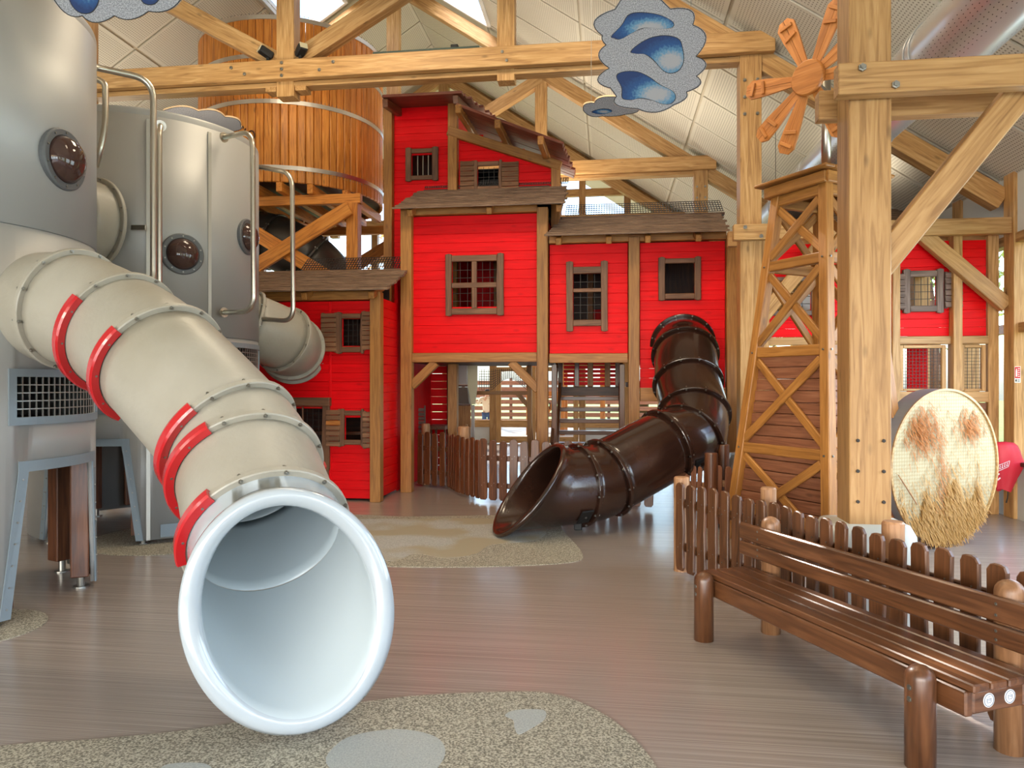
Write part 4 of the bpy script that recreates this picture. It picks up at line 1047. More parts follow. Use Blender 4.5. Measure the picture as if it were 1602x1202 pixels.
# slatted red wall above the stairs and the stairs
y2 = 13.25
plank_wall(pb, y2, fx(882, y2), fx(968, y2), 1.62, 2.06, .078, [], M_RED, name='slatted_panel', gap=.018)
for px in (877, 902.5, 966): boxw('inner_post', (fx(px-3.5, y2-.05), y2-.08, 1.6), (fx(px+3.5, y2-.05), y2-.03, 2.1), M_BROWN, pb)
st = thing('playhouse_stairs', (fx(920, 11.6), 11.5, 0), 'dark brown open wooden stairs going up inside the playhouse', 'stairs')
for i in range(1, 9):
    z = .18*i; y = 11.25+.13*i
    boxw('step', (fx(875, 11.9)-.0, y-.13, z-.035), (fx(968, 11.9), y+.10, z), M_BROWN, st)
    boxw('step_edge', (fx(875, 11.9), y-.15, z-.06), (fx(968, 11.9), y-.13, z+.002), M_BROWN, st)
boxw('landing', (fx(873, 12.4), 12.35, 1.45), (fx(970, 12.4), 13.2, 1.60), M_DARKWOOD, st)
for px in (872, 971): beam('stringer', (fx(px, 11.7), 11.15, .02), (fx(px, 11.7), 12.4, 1.62), .05, .2, M_BROWN, st)
for px in (868, 973): beam('handrail_bar', (fx(px, 11.7), 11.1, .75), (fx(px, 11.7), 12.2, 2.0), .05, .07, M_BROWN, st)
for px in (868, 973): boxw('newel', (fx(px, 11.4)-.04, 11.25, 0), (fx(px, 11.4)+.04, 11.33, 1.95), M_BROWN, st)
# --- tower and loft (set back) ---
YT = 12.05
tw = thing('playhouse_tower', (fx(660, YT), YT, 0), 'tall narrow red tower with a small barred window and flat slatted roof', 'playhouse')
opt = (645, 240, 678, 275); zt3 = fz(660, 163, YT)
plank_wall(tw, YT, fx(617, YT), fx(702.5, YT), 2.95, zt3, .12, [hole(opt, YT)], M_RED)
window(tw, YT, opt, (636.5, 232, 687, 283), (), (4, 1), vbars=True)
postpx(tw, YT, 603.5, 616.5, zt3+.02); postpx(tw, YT, 703, 717, zt3+.02)
boxw('side_wall', (fx(716, YT)-.02, YT+.04, 2.9), (fx(716, YT)+.01, 13.2, zt3), M_RED, tw); boxw('side_wall', (fx(604, YT), YT+.04, 2.9), (fx(604, YT)+.03, 13.2, zt3), M_RED, tw)
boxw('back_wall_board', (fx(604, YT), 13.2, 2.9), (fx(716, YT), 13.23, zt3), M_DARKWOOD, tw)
roof(tw, (fx(598, 11.3), 11.25, 6.2), (fx(722, 11.3), 11.25, 6.2), (fx(598, 11.3), 13.4, 6.55), (fx(722, 11.3)+.25, 13.4, 6.55), 10, M_REDBR, lap=.72, th=.045)
for px in (603, 713): beam('rafter_tail', (fx(px, 11.3), 11.28, 6.10), (fx(px, 11.3)+(.03), 13.3, 6.44), .09, .13, M_BROWN, tw)
# loft
lf = thing('playhouse_loft', (fx(790, YT), YT, 0), 'red loft with sloping slatted roof and shuttered window beside the tower', 'playhouse')
xl0, xl1 = fx(718, YT), fx(863, YT); zA, zB = fz(718, 210, YT), fz(863, 259, YT)
zbot = 4.75
opl = (748, 260, 781, 291.5)
def xlim(z):
    if z <= zB: return (xl0, xl1)
    return (xl0, xl0+(xl1-xl0)*min(1, max(.02, (zA-z+.07)/(zA-zB))))
plank_wall(lf, YT, xl0, xl1, zbot, zA-.02, .125, [hole(opl, YT)], M_RED, xlim=xlim)
window(lf, YT, opl, (743, 252, 786, 300), (), (4, 4), M_SHUT)
shutter(lf, YT, (721, 253, 743, 300), 6, M_SHUT); shutter(lf, YT, (786, 254, 812, 300), 6, M_SHUT)
postpx(lf, YT, 863, 877, fz(870, 262, YT), 4.2)
beam('slope_beam', (fx(703, YT), YT-.09, fz(703, 207, YT)), (fx(878, YT), YT-.09, fz(878, 262, YT)), .1, .15, M_HONEY, lf)
gA, gB = fz(700, 196, YT)+.03, fz(885, 254, YT)+.03
roof(lf, (fx(714, 11.2), 11.15, gA-.02), (fx(880, 11.15), 11.15, gB-.0), (fx(714, 11.2)+.05, 13.2, gA+.05), (fx(880, 11.15)+.12, 13.2, gB+.05), 11, M_REDBR, lap=.72, th=.045)
for k, u in enumerate((.03, .4, .8)):
    x = fx(714, 11.2)+(fx(880, 11.15)-fx(714, 11.2))*u; z = gA+(gB-gA)*u-.09
    beam('rafter_tail', (x, 11.08, z-.01), (x+.03, 13.1, z+.05), .09, .13, M_HONEY, lf)
boxw('shade_backing', (xl0, YT+.6, 4.3), (xl1, YT+.63, 5.22), M_BLACK, lf); boxw('shade_backing', (xl0, YT+.05, 5.22), (xl1, YT+.63, 5.24), M_BLACK, lf)  # black sheets added in place of the shade inside the loft
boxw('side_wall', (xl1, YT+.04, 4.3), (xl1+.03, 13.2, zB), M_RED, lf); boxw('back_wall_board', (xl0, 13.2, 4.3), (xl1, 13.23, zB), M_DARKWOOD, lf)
# --- left wing ---
YW = 10.03
lw = thing('playhouse_wing', (-4.3, YW, 0), 'low red playhouse wing on the left with shuttered windows and a lean-to board roof', 'playhouse')
xw0 = fx(300, YW); xw1 = fx(583, YW); ztw = fz(500, 471, YW)
o1, o2, o3 = (537, 498, 566, 542), (452, 636, 507, 718), (541, 649, 567, 687)
plank_wall(lw, YW, fx(519, YW), xw1, .03, ztw, .128, [hole(o1, YW), hole((512, 649, 567, 687), YW) if False else hole(o3, YW)], M_RED)
plank_wall(lw, YW, xw0, fx(515, YW), .03, ztw, .128, [hole(o2, YW)], M_RED)
boxw('joint_strip', (fx(515, YW), YW-.02, .03), (fx(519, YW), YW+.02, ztw), M_RED, lw)
postpx(lw, YW, 583, 599, fz(590, 457, YW))
boxw('top_beam', (xw0, YW-.1, ztw+.01), (fx(598, YW)-.16, YW+.04, fz(500, 456, YW)), M_HONEY, lw)
window(lw, YW, o1, (528, 489, 571, 552), (), (4, 5)); shutter(lw, YW, (505, 490, 529, 550), 8, M_SHUT); shutter(lw, YW, (569, 487, 590, 547), 8, M_SHUT)
window(lw, YW, o3, (535, 640, 571, 696), (), (1, 1)); shutter(lw, YW, (513, 640, 535, 697), 7, M_SHUT, 4); shutter(lw, YW, (570, 643, 591, 700), 7, M_SHUT)
window(lw, YW, o2, (446, 634, 518, 733), (('v', 475, 477),), (6, 8), M_FRAME)
boxw('lintel', (fx(430, YW), YW-.12, fz(475, 634, YW)), (fx(520, YW), YW-.03, fz(475, 621, YW)), M_FRAME, lw)
boxw('door_jamb', (fx(507, YW), YW-.06, .05), (fx(516, YW), YW-.02, fz(510, 634, YW)), M_FRAME, lw)
xs = -3.237+.0
g = group_part('wall_panel', lw)
for i in range(21):
    z0 = .03+i*.136
    if z0+.136 < 3.1: boxw('plank', (xs-.014, YW+.05, z0+.001), (xs+.014, 11.0, z0+.135), M_RED, g)
roof(lw, (xw0, 9.62, 2.93), (-2.966, 9.62, 2.93), (xw0, 11.0, 3.42), (-3.04, 11.0, 3.42), 12)
for px in (490, 592): beam('rafter_tail', (fx(px, YW), 9.7, 2.86), (fx(px, YW), 10.95, 3.32), .08, .1, M_HONEY, lw)
net(lw, (fx(470, 11), 11.02, 3.44), (-3.1, 11.02, 3.44), (-3.1, 11.3, 3.66), (fx(470, 11), 11.3, 3.66), 40, 5)
boxw('inner_wall', (xs-.03, 11.05, 0), (xs, 13.3, 3.4), M_RED, lw)
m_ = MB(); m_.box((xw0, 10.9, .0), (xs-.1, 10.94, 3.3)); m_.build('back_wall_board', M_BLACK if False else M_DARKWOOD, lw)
boxw('counter', (fx(450, YW), 10.4, .9), (fx(575, YW), 10.8, .95), M_BROWN, lw)
# --- right annex ---
YA = 10.05
an = thing('playhouse_annex', (3.2, YA, 0), 'red playhouse annex at the right behind the windmill, mesh windows over brown boarding', 'playhouse')
ya = YA
zr0, zr1 = fz(1480, 525, ya), fz(1480, 376, ya)
oa = (1421, 433, 1463, 478); ob = (1205, 440, 1268, 486)
plank_wall(an, ya, fx(1402, ya), fx(1484, ya), zr0, zr1, .115, [hole(oa, ya)], M_RED)
plank_wall(an, ya, fx(1498, ya), fx(1542, ya), zr0, zr1, .115, [], M_RED)
plank_wall(an, ya, fx(1201, ya), fx(1390, ya), zr0, zr1, .115, [hole(ob, ya)], M_RED)
window(an, ya, oa, (1411, 422, 1473, 489), (), (4, 4), M_GRAYSHUT); shutter(an, ya, (1397, 429, 1413, 484), 6, M_GRAYSHUT); shutter(an, ya, (1475, 426, 1502, 481), 6, M_GRAYSHUT)
window(an, ya, ob, (1198, 432, 1276, 495), (), (5, 4), M_GRAYSHUT); shutter(an, ya, (1182, 430, 1199, 482), 6, M_GRAYSHUT); shutter(an, ya, (1276, 430, 1300, 484), 6, M_GRAYSHUT)
for a, b_, d_ in ((1184, 1200, .14), (1390, 1402, .14), (1484, 1498, .14), (1543, 1560, .05)): boxw('post', (fx(a, ya), ya-d_, 0), (fx(b_, ya), ya+.03, zr1+.05), M_TIMBER, an)
for a, b_ in ((1200, 1390), (1402, 1484), (1498, 1542)):
    boxw('rail', (fx(a, ya), ya-.08, fz(1480, 538, ya)), (fx(b_, ya), ya+.03, zr0-.005), M_TIMBER, an)
    boxw('rail', (fx(a, ya), ya-.08, fz(1480, 628, ya)), (fx(b_, ya), ya+.03, fz(1480, 612, ya)), M_TIMBER, an)
zg0, zg1 = fz(1480, 611, ya), fz(1480, 539, ya)
for a, b_ in ((1404, 1477), (1499, 1539), (1330, 1390)):
    g = group_part('mesh_window', an); X0, X1 = fx(a, ya), fx(b_, ya)
    boxw('frame_bar', (X0, ya-.06, zg0), (X0+.05, ya+.0, zg1), M_TIMBER, g); boxw('frame_bar', (X1-.05, ya-.06, zg0), (X1, ya, zg1), M_TIMBER, g)
    boxw('frame_bar', (X0+.05, ya-.06, zg0), (X1-.05, ya, zg0+.03), M_TIMBER, g); boxw('frame_bar', (X0+.05, ya-.06, zg1-.04), (X1-.05, ya, zg1), M_TIMBER, g)
    mb = MB(); nx = int((X1-X0-.1)/.042)
    for i in range(1, nx): x = X0+.05+(X1-X0-.1)*i/nx; mb.bar((x, ya-.02, zg0), (x, ya-.02, zg1), .005)
    for i in range(1, 14): z = zg0+(zg1-zg0)*i/14; mb.bar((X0+.05, ya-.025, z), (X1-.05, ya-.025, z), .005)
    mb.build('wire_mesh', M_WIRE, g, kind='stuff')
plank_wall(an, ya, fx(1200, ya), fx(1542, ya), .03, fz(1480, 629, ya), .1, [], M_SIDING, name='boarding')
for px, py in ((1414, 636), (1404, 649)):
    v, f = disc_mesh(.042, .012, 24); p = Yp(px, py, ya-.03); mk('round_badge', v, f, M_WIREL, an, frame(p, Vector((0, -1, 0))) @ Matrix.Rotation(math.pi/2, 4, 'Y') @ Matrix.Diagonal((.8, 1.25, 1, 1)), False, 'pale oval badge')
roof(an, (fx(1230, 11.5), 11.6, 4.0), (fx(1525, 11.6), 11.6, 4.0), (fx(1230, 11.5), 12.9, 4.62), (fx(1480, 12.9), 12.9, 4.62), 10)
boxw('inner_rail', (fx(1200, 11.5), 11.5, 1.4), (4.6, 11.58, 1.5), M_DARKWOOD, an); boxw('inner_post', (3.6, 11.6, 0), (3.72, 11.72, 4.0), M_DARKWOOD, an)
boxw('inner_post', (4.35, 12.2, 0), (4.47, 12.3, 4.0), M_DARKWOOD, an); boxw('inner_panel', (4.55, 12.0, 1.5), (4.85, 12.03, 2.3), M_RED, an)
m_ = MB(); m_.box((fx(1190, ya), ya+.1, 3.62), (4.7, 12.9, 3.68)); m_.build('annex_ceiling', M_DARKWOOD, an)
# ---------------- picket fences ----------------
def picket_mesh(w, h, mat, var):
    rnd = random.Random(var); o = []
    wob = [rnd.uniform(-.007, .007) for _ in range(8)]
    ys = [.03, h*.25, h*.5, h*.75, h-.035]
    left = [(-w/2+wob[i], y) for i, y in enumerate(ys)]; right = [(w/2+wob[(i+3) % 8], y) for i, y in enumerate(ys)]
    ol = [(-w*.32, .0), (w*.32, .0)]+right+[(w*.36, h-.008), (w*.15, h), (-w*.15, h), (-w*.36, h-.008)]+left[::-1]
    # local: x along height (grain), z lateral
    v, f = prism([(x, y) for x, y in ol], .028, .006)
    v = [(p[2], p[1], -p[0]) for p in v]
    me = bpy.data.meshes.new('picket'); me.from_pydata(v, [], f); me.update(); me.materials.append(mat); return me
def picket_fence(path, label, h=.77, z0=.04, sp=.16, w=.105, mat=None, side=1, posts=(), railh=(.2, .58), postmat=None, group=None, railmat=None):
    mat = mat or M_BENCH
    pts = [C(*p) for p in path]; base = pts[0]
    t = thing('picket_fence', base, label, 'fence', group)
    mes = [picket_mesh(w+random.uniform(-.008, .008), h+random.uniform(-.022, .016), mat, k+int(sp*1000)+len(path)) for k in range(5)]
    seg = [(pts[i+1]-pts[i]).length for i in range(len(pts)-1)]; Lt = sum(seg)
    d = w/2; k = 0
    while d < Lt:
        s = d; i = 0
        while s > seg[i] and i < len(seg)-1: s -= seg[i]; i += 1
        p = pts[i].lerp(pts[i+1], s/seg[i]); tg = (pts[i+1]-pts[i]).normalized(); nr = Vector((tg.y, -tg.x, 0))*side
        M = Matrix((Vector((0, 0, 1)), nr, -tg)).transposed().to_4x4()
        if M.determinant() < 0: M = Matrix((Vector((0, 0, 1)), nr, tg)).transposed().to_4x4()
        M.translation = Vector((p.x, p.y, z0)) - nr*0
        put('picket', mes[k % 5], t, M); 
        for rz_ in railh:
            for q in (-.018, .018):
                if h > .7: bolt_at(Vector((p.x, p.y, z0+rz_+.02+q))+tg*q-nr*.015, -nr, .005, .003, t, name='screw')
        k += 1; d += sp
    for i in range(len(seg)):
        tg = (pts[i+1]-pts[i]).normalized(); nr = Vector((tg.y, -tg.x, 0))*side
        for z in railh:
            a = pts[i]+nr*.032; b_ = pts[i+1]+nr*.032; a.z = b_.z = z0+z
            beam('rail', a, b_, .032, .075, railmat or mat, t)
    for (x, z_, r_, hh) in posts:
        p = C(x, z_); v, f = sweep([(0, 0, 0), (0, 0, hh*.5), (0, 0, hh-.012), (0, 0, hh)], [r_, r_, r_, r_*.86], 20)
        # local x up for the grain
        v = [(q.z, q.y, -q.x) for q in v]
        mk('post', v, f, postmat or M_HONEY, t, Matrix.Translation(p) @ Matrix.Rotation(R(-90), 4, 'Y'), False)
    return t
NAT = wood('wood_natural_post', (146, 102, 68), (172, 126, 88), (190, 146, 106), .5, .4)
picket_fence([(1.44, 6.42), (1.75, 5.64), (1.88, 5.2), (2.02, 4.5), (2.20, 3.85), (2.42, 3.2), (2.46, 3.0)], 'brown picket fence with rounded tops running along behind the bench', h=.775, z0=.035, sp=.15, w=.11, side=-1,
             posts=((1.50, 6.50, .068, .83), (1.96, 5.62, .058, .86), (2.25, 4.34, .062, .84)), postmat=NAT)
picket_fence([(-1.52, 11.85), (-1.0, 11.5), (-.8, 10.9), (-.42, 10.25), (-.08, 10.1), (.45, 9.95), (1.1, 9.8), (1.8, 9.62)], 'dark brown picket fence curving across the playhouse opening behind the brown slide', h=.84, z0=.04, sp=.152, w=.115, side=-1, posts=((-.74, 11.25, .09, 1.0), (-1.42, 12.1, .07, 1.0)),
             mat=M_BROWN, postmat=NAT)
picket_fence([(2.06, 8.75), (2.3, 8.5)], 'short low picket fence between the brown slide and a round post', h=.66, z0=.04, sp=.085, w=.06, side=-1, railmat=NAT, railh=(.15, .42), mat=M_SIDING)
picket_fence([(2.34, 8.45), (2.78, 8.5)], 'short pale picket fence just left of the windmill tower', h=.68, z0=.04, sp=.115, w=.075, side=-1, railmat=NAT, railh=(.15, .46), mat=M_SIDING, posts=((2.29, 8.45, .075, .86), (2.56, 8.9, .07, .92)), postmat=M_BROWN)

# ---------------- bench ----------------
def BN(s, q, z=0): return C(1.237+.316*s+.949*q, 4.74-.949*s+.316*q, z)
bn = thing('park_bench', BN(.83, .2), 'long brown wooden bench with slatted seat and two-board backrest, in front of the picket fence', 'bench')
def roundpost(parent, p, r_, h, mat, name='leg', dome=True):
    pr = [(0, 0), (r_, 0), (r_, h-r_*.9)]+([(r_*math.cos(R(a)), h-r_*.9+r_*.9*math.sin(R(a))) for a in (20, 40, 60, 80)] if dome else [(r_, h)])+[(0, h)]
    v, f = lathe(pr, 28); v = [(z, y, -x) for x, y, z in v]
    return mk(name, v, f, mat, parent, Matrix.Translation((p.x, p.y, 0)) @ Matrix.Rotation(R(-90), 4, 'Y'), True)
for s in (0, 1.655):
    roundpost(bn, BN(s, 0), .062, .44, M_BENCH); roundpost(bn, BN(s+.02, .50), .062, .77, M_WORN)
    for z in (.30, .35): bolt_at(BN(s, 0, z)+(BN(0, -1)-BN(0, 0))*.06+(BN(.3, 0)-BN(0, 0))*.0, BN(0, -1)-BN(0, 0), .014, .006, bn)
s0, s1 = -.08, 1.82
beam('apron', BN(s0, .085, .325), BN(s1, .085, .325), .042, .11, M_BENCH, bn); beam('apron', BN(s0, .415, .325), BN(s1, .415, .325), .042, .11, M_BENCH, bn)
for s in (s1-.02, s0+.02, .85): beam('end_rail' if s != .85 else 'cross_rail', BN(s, .108, .325), BN(s, .394, .325), .035, .1, M_BENCH, bn)
for i, (q, w_) in enumerate(((.112, .088), (.210, .088), (.308, .088), (.393, .062))):
    beam('seat_slat', BN(s0-.04, q, .4), BN(s1+.035-(0 if i else 0), q, .4), w_, .036, M_BENCH, bn, c=.006)
beam('backrest_board', BN(-.2, .425, .645), BN(2.05, .425, .645), .034, .112, M_BENCH, bn, c=.008); beam('backrest_board', BN(-.2, .425, .53), BN(2.05, .425, .53), .034, .092, M_BENCH, bn, c=.008)
nrm_b = (BN(0, -1)-BN(0, 0)).normalized(); nrm_e = (BN(1, 0)-BN(0, 0)).normalized()
for s in (.0, 1.68):
    for z in (.62, .67, .51, .55): bolt_at(BN(s, .408, z), nrm_b, .008, .003, bn, name='screw')
M_STK = newmat('sticker_white', (226, 228, 230), .4); M_INK = newmat('sticker_ink', (70, 84, 104), .5)
for q in (.19, .31):
    c_ = BN(s1-.001, q, .328); Mx = frame(c_, nrm_e) @ Matrix.Rotation(math.pi/2, 4, 'Y')
    v, f = disc_mesh(.03, .003, 28); o = mk('sticker', v, f, M_STK, bn, Mx, False, 'round white sticker with a small dark drawing')
    v, f = lathe([(.024, .003), (.027, .003), (.027, .0038), (.024, .0038)], 24, True); mk('sticker_ring', v, f, M_INK, o, Mx)
    up = Mx.inverted().to_3x3() @ Vector((0, 0, 1)); lat = Vector((-up.y, up.x, 0))
    mb = MB()
    for a, b_ in (((-.013, .006), (.013, .006)), ((-.013, .006), (-.009, -.010)), ((.013, .006), (.009, -.010)), ((-.009, -.010), (.009, -.010)), ((-.008, .001), (.008, .001)), ((-.006, .014), (.006, .014))):
        mb.bar(lat*a[0]+up*a[1]+Vector((0, 0, .0034)), lat*b_[0]+up*b_[1]+Vector((0, 0, .0034)), .002, .0012, (0, 0, 1))
    mb.build('pictogram', M_INK, o, Mx)

# ---------------- windmill tower ----------------
WC = (3.21, 7.6); u1 = (-.33, -.944); u2 = (-.944, .33)
wm = thing('windmill_tower', C(*WC), 'tapering timber windmill tower with X braces and brown boarding, behind the thick pale post', 'windmill')
def wcorner(k, z, hd=None):
    hd = .92+(.43-.92)*z/3.62 if hd is None else hd
    sx = (u1, u2, (-u1[0], -u1[1]), (-u2[0], -u2[1]))[k % 4]
    return C(WC[0]+sx[0]*hd*(.87 if k % 4 == 3 else 1), WC[1]+sx[1]*hd*(.87 if k % 4 == 3 else 1), z)
for k in range(4):
    a, b_ = wcorner(k, 0), wcorner(k, 3.62); ctr = C(*WC); out = (a-ctr); out.z = 0; out.normalize(); side = Vector((-out.y, out.x, 0))
    upv = (out+side).normalized()
    beam('leg', a, b_, .105, .105, M_HONEY, wm, upv)
lev = [.06, .98, 1.98, 2.88, 3.56]
for k in range(4):
    cn = (wcorner(k, 0)+wcorner(k+1, 0))/2-C(*WC); cn.normalize()
    for z in lev:
        a, b_ = wcorner(k, z), wcorner(k+1, z); d = (b_-a).normalized()
        beam('rail', a+d*.05+cn*.01, b_-d*.05+cn*.01, .06, .105, M_HONEY, wm)
    for i in range(4):
        z0, z1 = lev[i]+.05, lev[i+1]-.05
        for fl in (0, 1):
            a = wcorner(k, z0 if fl == 0 else z1); b_ = wcorner(k+1, z1 if fl == 0 else z0); d = (b_-a).normalized()
            beam('brace', a+d*.06+cn*(.03 if fl else .005), b_-d*.06+cn*(.03 if fl else .005), .035, .085, M_HONEY, wm, cn.cross(d))
    g = group_part('boarding', wm); z = .05; h = .118
    while z < 1.9:
        a, b_ = wcorner(k, z+h/2), wcorner(k+1, z+h/2)
        beam('board', a-cn*.03, b_-cn*.03, .02, h-.005, M_SIDING, g); z += h
    for z in lev[1:4]:
        for q in (wcorner(k, z), wcorner(k+1, z)): bolt_at(q+cn*.06, cn, .011, .006, wm)
ztp = 3.66
for k in range(4): beam('platform_rail', wcorner(k, ztp, .56), wcorner(k+1, ztp, .56), .05, .11, M_HONEY, wm)
e1 = (wcorner(1, 0)-wcorner(0, 0)); e1.z = 0; e1.normalize(); e2 = Vector((-e1.y, e1.x, 0)); cw_ = C(*WC, 3.74)
for i in range(7):
    o_ = -.42+i*.14
    beam('platform_board', cw_+e2*o_-e1*.47, cw_+e2*o_+e1*.47, .132, .03, M_HONEY, wm)
pole = C(3.12, 7.3)
v, f = sweep([(pole.x, pole.y, 3.755), (pole.x, pole.y, 4.72)], .045, 20); mk('pole', v, f, M_STEEL, wm, None, True)
# fan
hub = P(1267, 122, 6.95); fn = C(-.80, -.60); fn.normalize()
fanM = Matrix((fn.cross(Vector((0, 0, 1))).normalized(), Vector((0, 0, 1)), fn)).transposed().to_4x4()
if fanM.determinant() < 0: fanM = Matrix((-fn.cross(Vector((0, 0, 1))).normalized(), Vector((0, 0, 1)), fn)).transposed().to_4x4()
fanM.translation = hub
fan = thing('windmill_fan', hub, 'orange wooden windmill wheel with eight blades round a disc hub', 'windmill fan')
v, f = sweep([tuple(Vector((pole.x, pole.y, hub.z))), tuple(hub)], .03, 12); mk('axle', v, f, M_STEEL, fan, None, True)
v, f = lathe([(0, .015), (.165, .015), (.168, .03), (.165, .05), (.155, .058), (0, .058)], 40); mk('hub', v, f, M_ORANGE, fan, fanM)
camside = 1 if (fanM.to_3x3() @ Vector((1, 0, 0))).dot(C(1, 0)-C(0, 0)) > 0 else -1
for ai, ang_ in enumerate((-23, 25, 61, 97, 152, -157, -128, -82)):
    a = R(ang_); dr = Vector((math.sin(a)*camside, math.cos(a), 0))
    lat = Vector((-dr.y, dr.x, 0))
    Lb = .70
    B = fanM @ Matrix((dr, lat, Vector((0, 0, 1)))).transposed().to_4x4()
    for sg in (-1, 1):
        ol = [(.10, .002*sg), (Lb, .002*sg), (Lb, .045*sg), (Lb-.06, .092*sg), (Lb-.2, .085*sg), (.16, .045*sg), (.10, .04*sg)]
        if sg > 0: ol = ol
        vv = [(x, y, -.012) for x, y in ol]+[(x, y, .012) for x, y in ol]; n = len(ol)
        ff = [tuple(range(n))[::-1], tuple(range(n, 2*n))]+[(i, (i+1) % n, n+(i+1) % n, n+i) for i in range(n)]
        if sg < 0: ff = [q[::-1] for q in ff]
        mk('blade', vv, ff, M_ORANGE, fan, B)
    for r_, tl in ((.50, 10), (.62, -8)):
        put('cleat', cbox(.13, .035, .018, .004, M_ORANGE), fan, B @ Matrix.Translation((r_, 0, .021)) @ Matrix.Rotation(R(90+tl), 4, 'Z'))

# ---------------- straw drum ----------------
dc = C(4.40, 7.45, .815); dn = C(.39, -.92); dn.normalize()
dr_ = .785
dm = thing('straw_drum', (dc.x, dc.y, 0), 'large round drum on edge, woven cream face with hanging straw, steel rim', 'straw drum')
DM = Matrix(((dn.cross(Vector((0, 0, 1)))*-1).normalized(), Vector((0, 0, 1)), dn)).transposed().to_4x4()
if DM.determinant() < 0: DM = Matrix((dn.cross(Vector((0, 0, 1))).normalized(), Vector((0, 0, 1)), dn)).transposed().to_4x4()
DM.translation = dc
v, f = lathe([(0, -.2), (dr_, -.2), (dr_, 0), (dr_-.012, 0), (dr_-.012, -.03)], 96); mk('steel_rim', v, f, newmat('rim_steel', (140, 146, 152), .4, .35), dm, DM, False, 'grey steel rim band')
def weave():
    m = newmat('woven_straw', (226, 208, 160), .7); b = m.node_tree.nodes['Principled BSDF']; tc = N(m, 'ShaderNodeTexCoord')
    mp = N(m, 'ShaderNodeMapping'); mp.inputs['Rotation'].default_value = (0, 0, R(45)); L(m, tc.outputs['Object'], mp.inputs[0])
    ck = N(m, 'ShaderNodeTexChecker'); ck.inputs['Scale'].default_value = 40; ck.inputs[1].default_value = lin((188, 175, 140)); ck.inputs[2].default_value = lin((176, 158, 118)); L(m, mp.outputs[0], ck.inputs[0])
    w1 = N(m, 'ShaderNodeTexWave'); w1.inputs['Scale'].default_value = 13; L(m, mp.outputs[0], w1.inputs[0])
    nz = N(m, 'ShaderNodeTexNoise'); nz.inputs['Scale'].default_value = 7; L(m, tc.outputs['Object'], nz.inputs[0])
    mx = N(m, 'ShaderNodeMixRGB', blend_type='MULTIPLY'); mx.inputs[0].default_value = .25; L(m, ck.outputs[0], mx.inputs[1]); L(m, nz.outputs[0], mx.inputs[2]); L(m, mx.outputs[0], b.inputs['Base Color'])
    bump(m, w1.outputs[0], .004, .4); return m
M_WEAVE = weave()
v, f = disc_mesh(dr_-.014, .004, 96); mk('woven_face', v, f, M_WEAVE, dm, DM @ Matrix.Translation((0, 0, -.012)))
v, f = lathe([(dr_-.022, -.006), (dr_, -.006), (dr_+.004, .012), (dr_-.018, .012)], 96, True); mk('edge_trim', v, f, wood('trim_bamboo', (150, 112, 66), (184, 146, 92), (206, 172, 120), .5), dm, DM)
def straw(name, mat, test, n, ln, lab):
    rnd = random.Random(n); mb = MB(); k = 0
    while k < n:
        x, y = rnd.uniform(-.75, .75), rnd.uniform(-.77, .77)
        if x*x+y*y > .74**2 or rnd.random() > test(x, y): continue
        k += 1; l_ = ln*rnd.uniform(.5, 1.2); a = rnd.gauss(0, .28); dx, dy = math.sin(a)*l_, -math.cos(a)*l_
        zo = rnd.uniform(.008, .055); w_ = .0028
        mb.add([(x-w_, y, -.006), (x+w_, y, -.006), (x+dx+w_, y+dy, zo), (x+dx-w_, y+dy, zo)], [(0, 1, 2, 3)])
    mb.build(name, mat, dm, DM, kind='stuff', label=lab)
xs_ = camside  # local x -> image right?
lx = 1 if (DM.to_3x3() @ Vector((1, 0, 0))).dot(C(1, 0)-C(0, 0)) > 0 else -1
def t_top(x, y):
    x *= lx
    a = math.exp(-(((x+.34)/.2)**2+((y-.38)/.2)**2)*1.4); b2 = math.exp(-(((x-.36)/.17)**2+((y-.42)/.13)**2)*1.4)*.9; c2 = math.exp(-(((x+.08)/.07)**2+((y-.0)/.4)**2))*.25
    return min(1, a+b2+c2)
def t_bot(x, y):
    x *= lx
    edge = -.2-.30*abs(x-.12)**.8*1.2+.10*math.sin(x*17)+.05*math.sin(x*41+1)
    if y < edge: return 1
    return .2*math.exp(-(y-edge)*7)
straw('straw_tuft', newmat('straw_orange', (176, 106, 36), .7), t_top, 900, .08, 'orange brown tufts at the top')
straw('straw_fringe', newmat('straw_brown', (178, 132, 64), .7), t_bot, 3600, .10, 'hanging straw over the lower half')
beam('loose_cane', DM @ Vector((-.70*lx, -.05, .02)), DM @ Vector((-.44*lx, -.36, .02)), .012, .012, NAT, dm, dn)
boxw('foot_block', (dc.x-.42, dc.y-.02, 0), (dc.x+.02, dc.y+.16, .07), M_BROWN, dm)

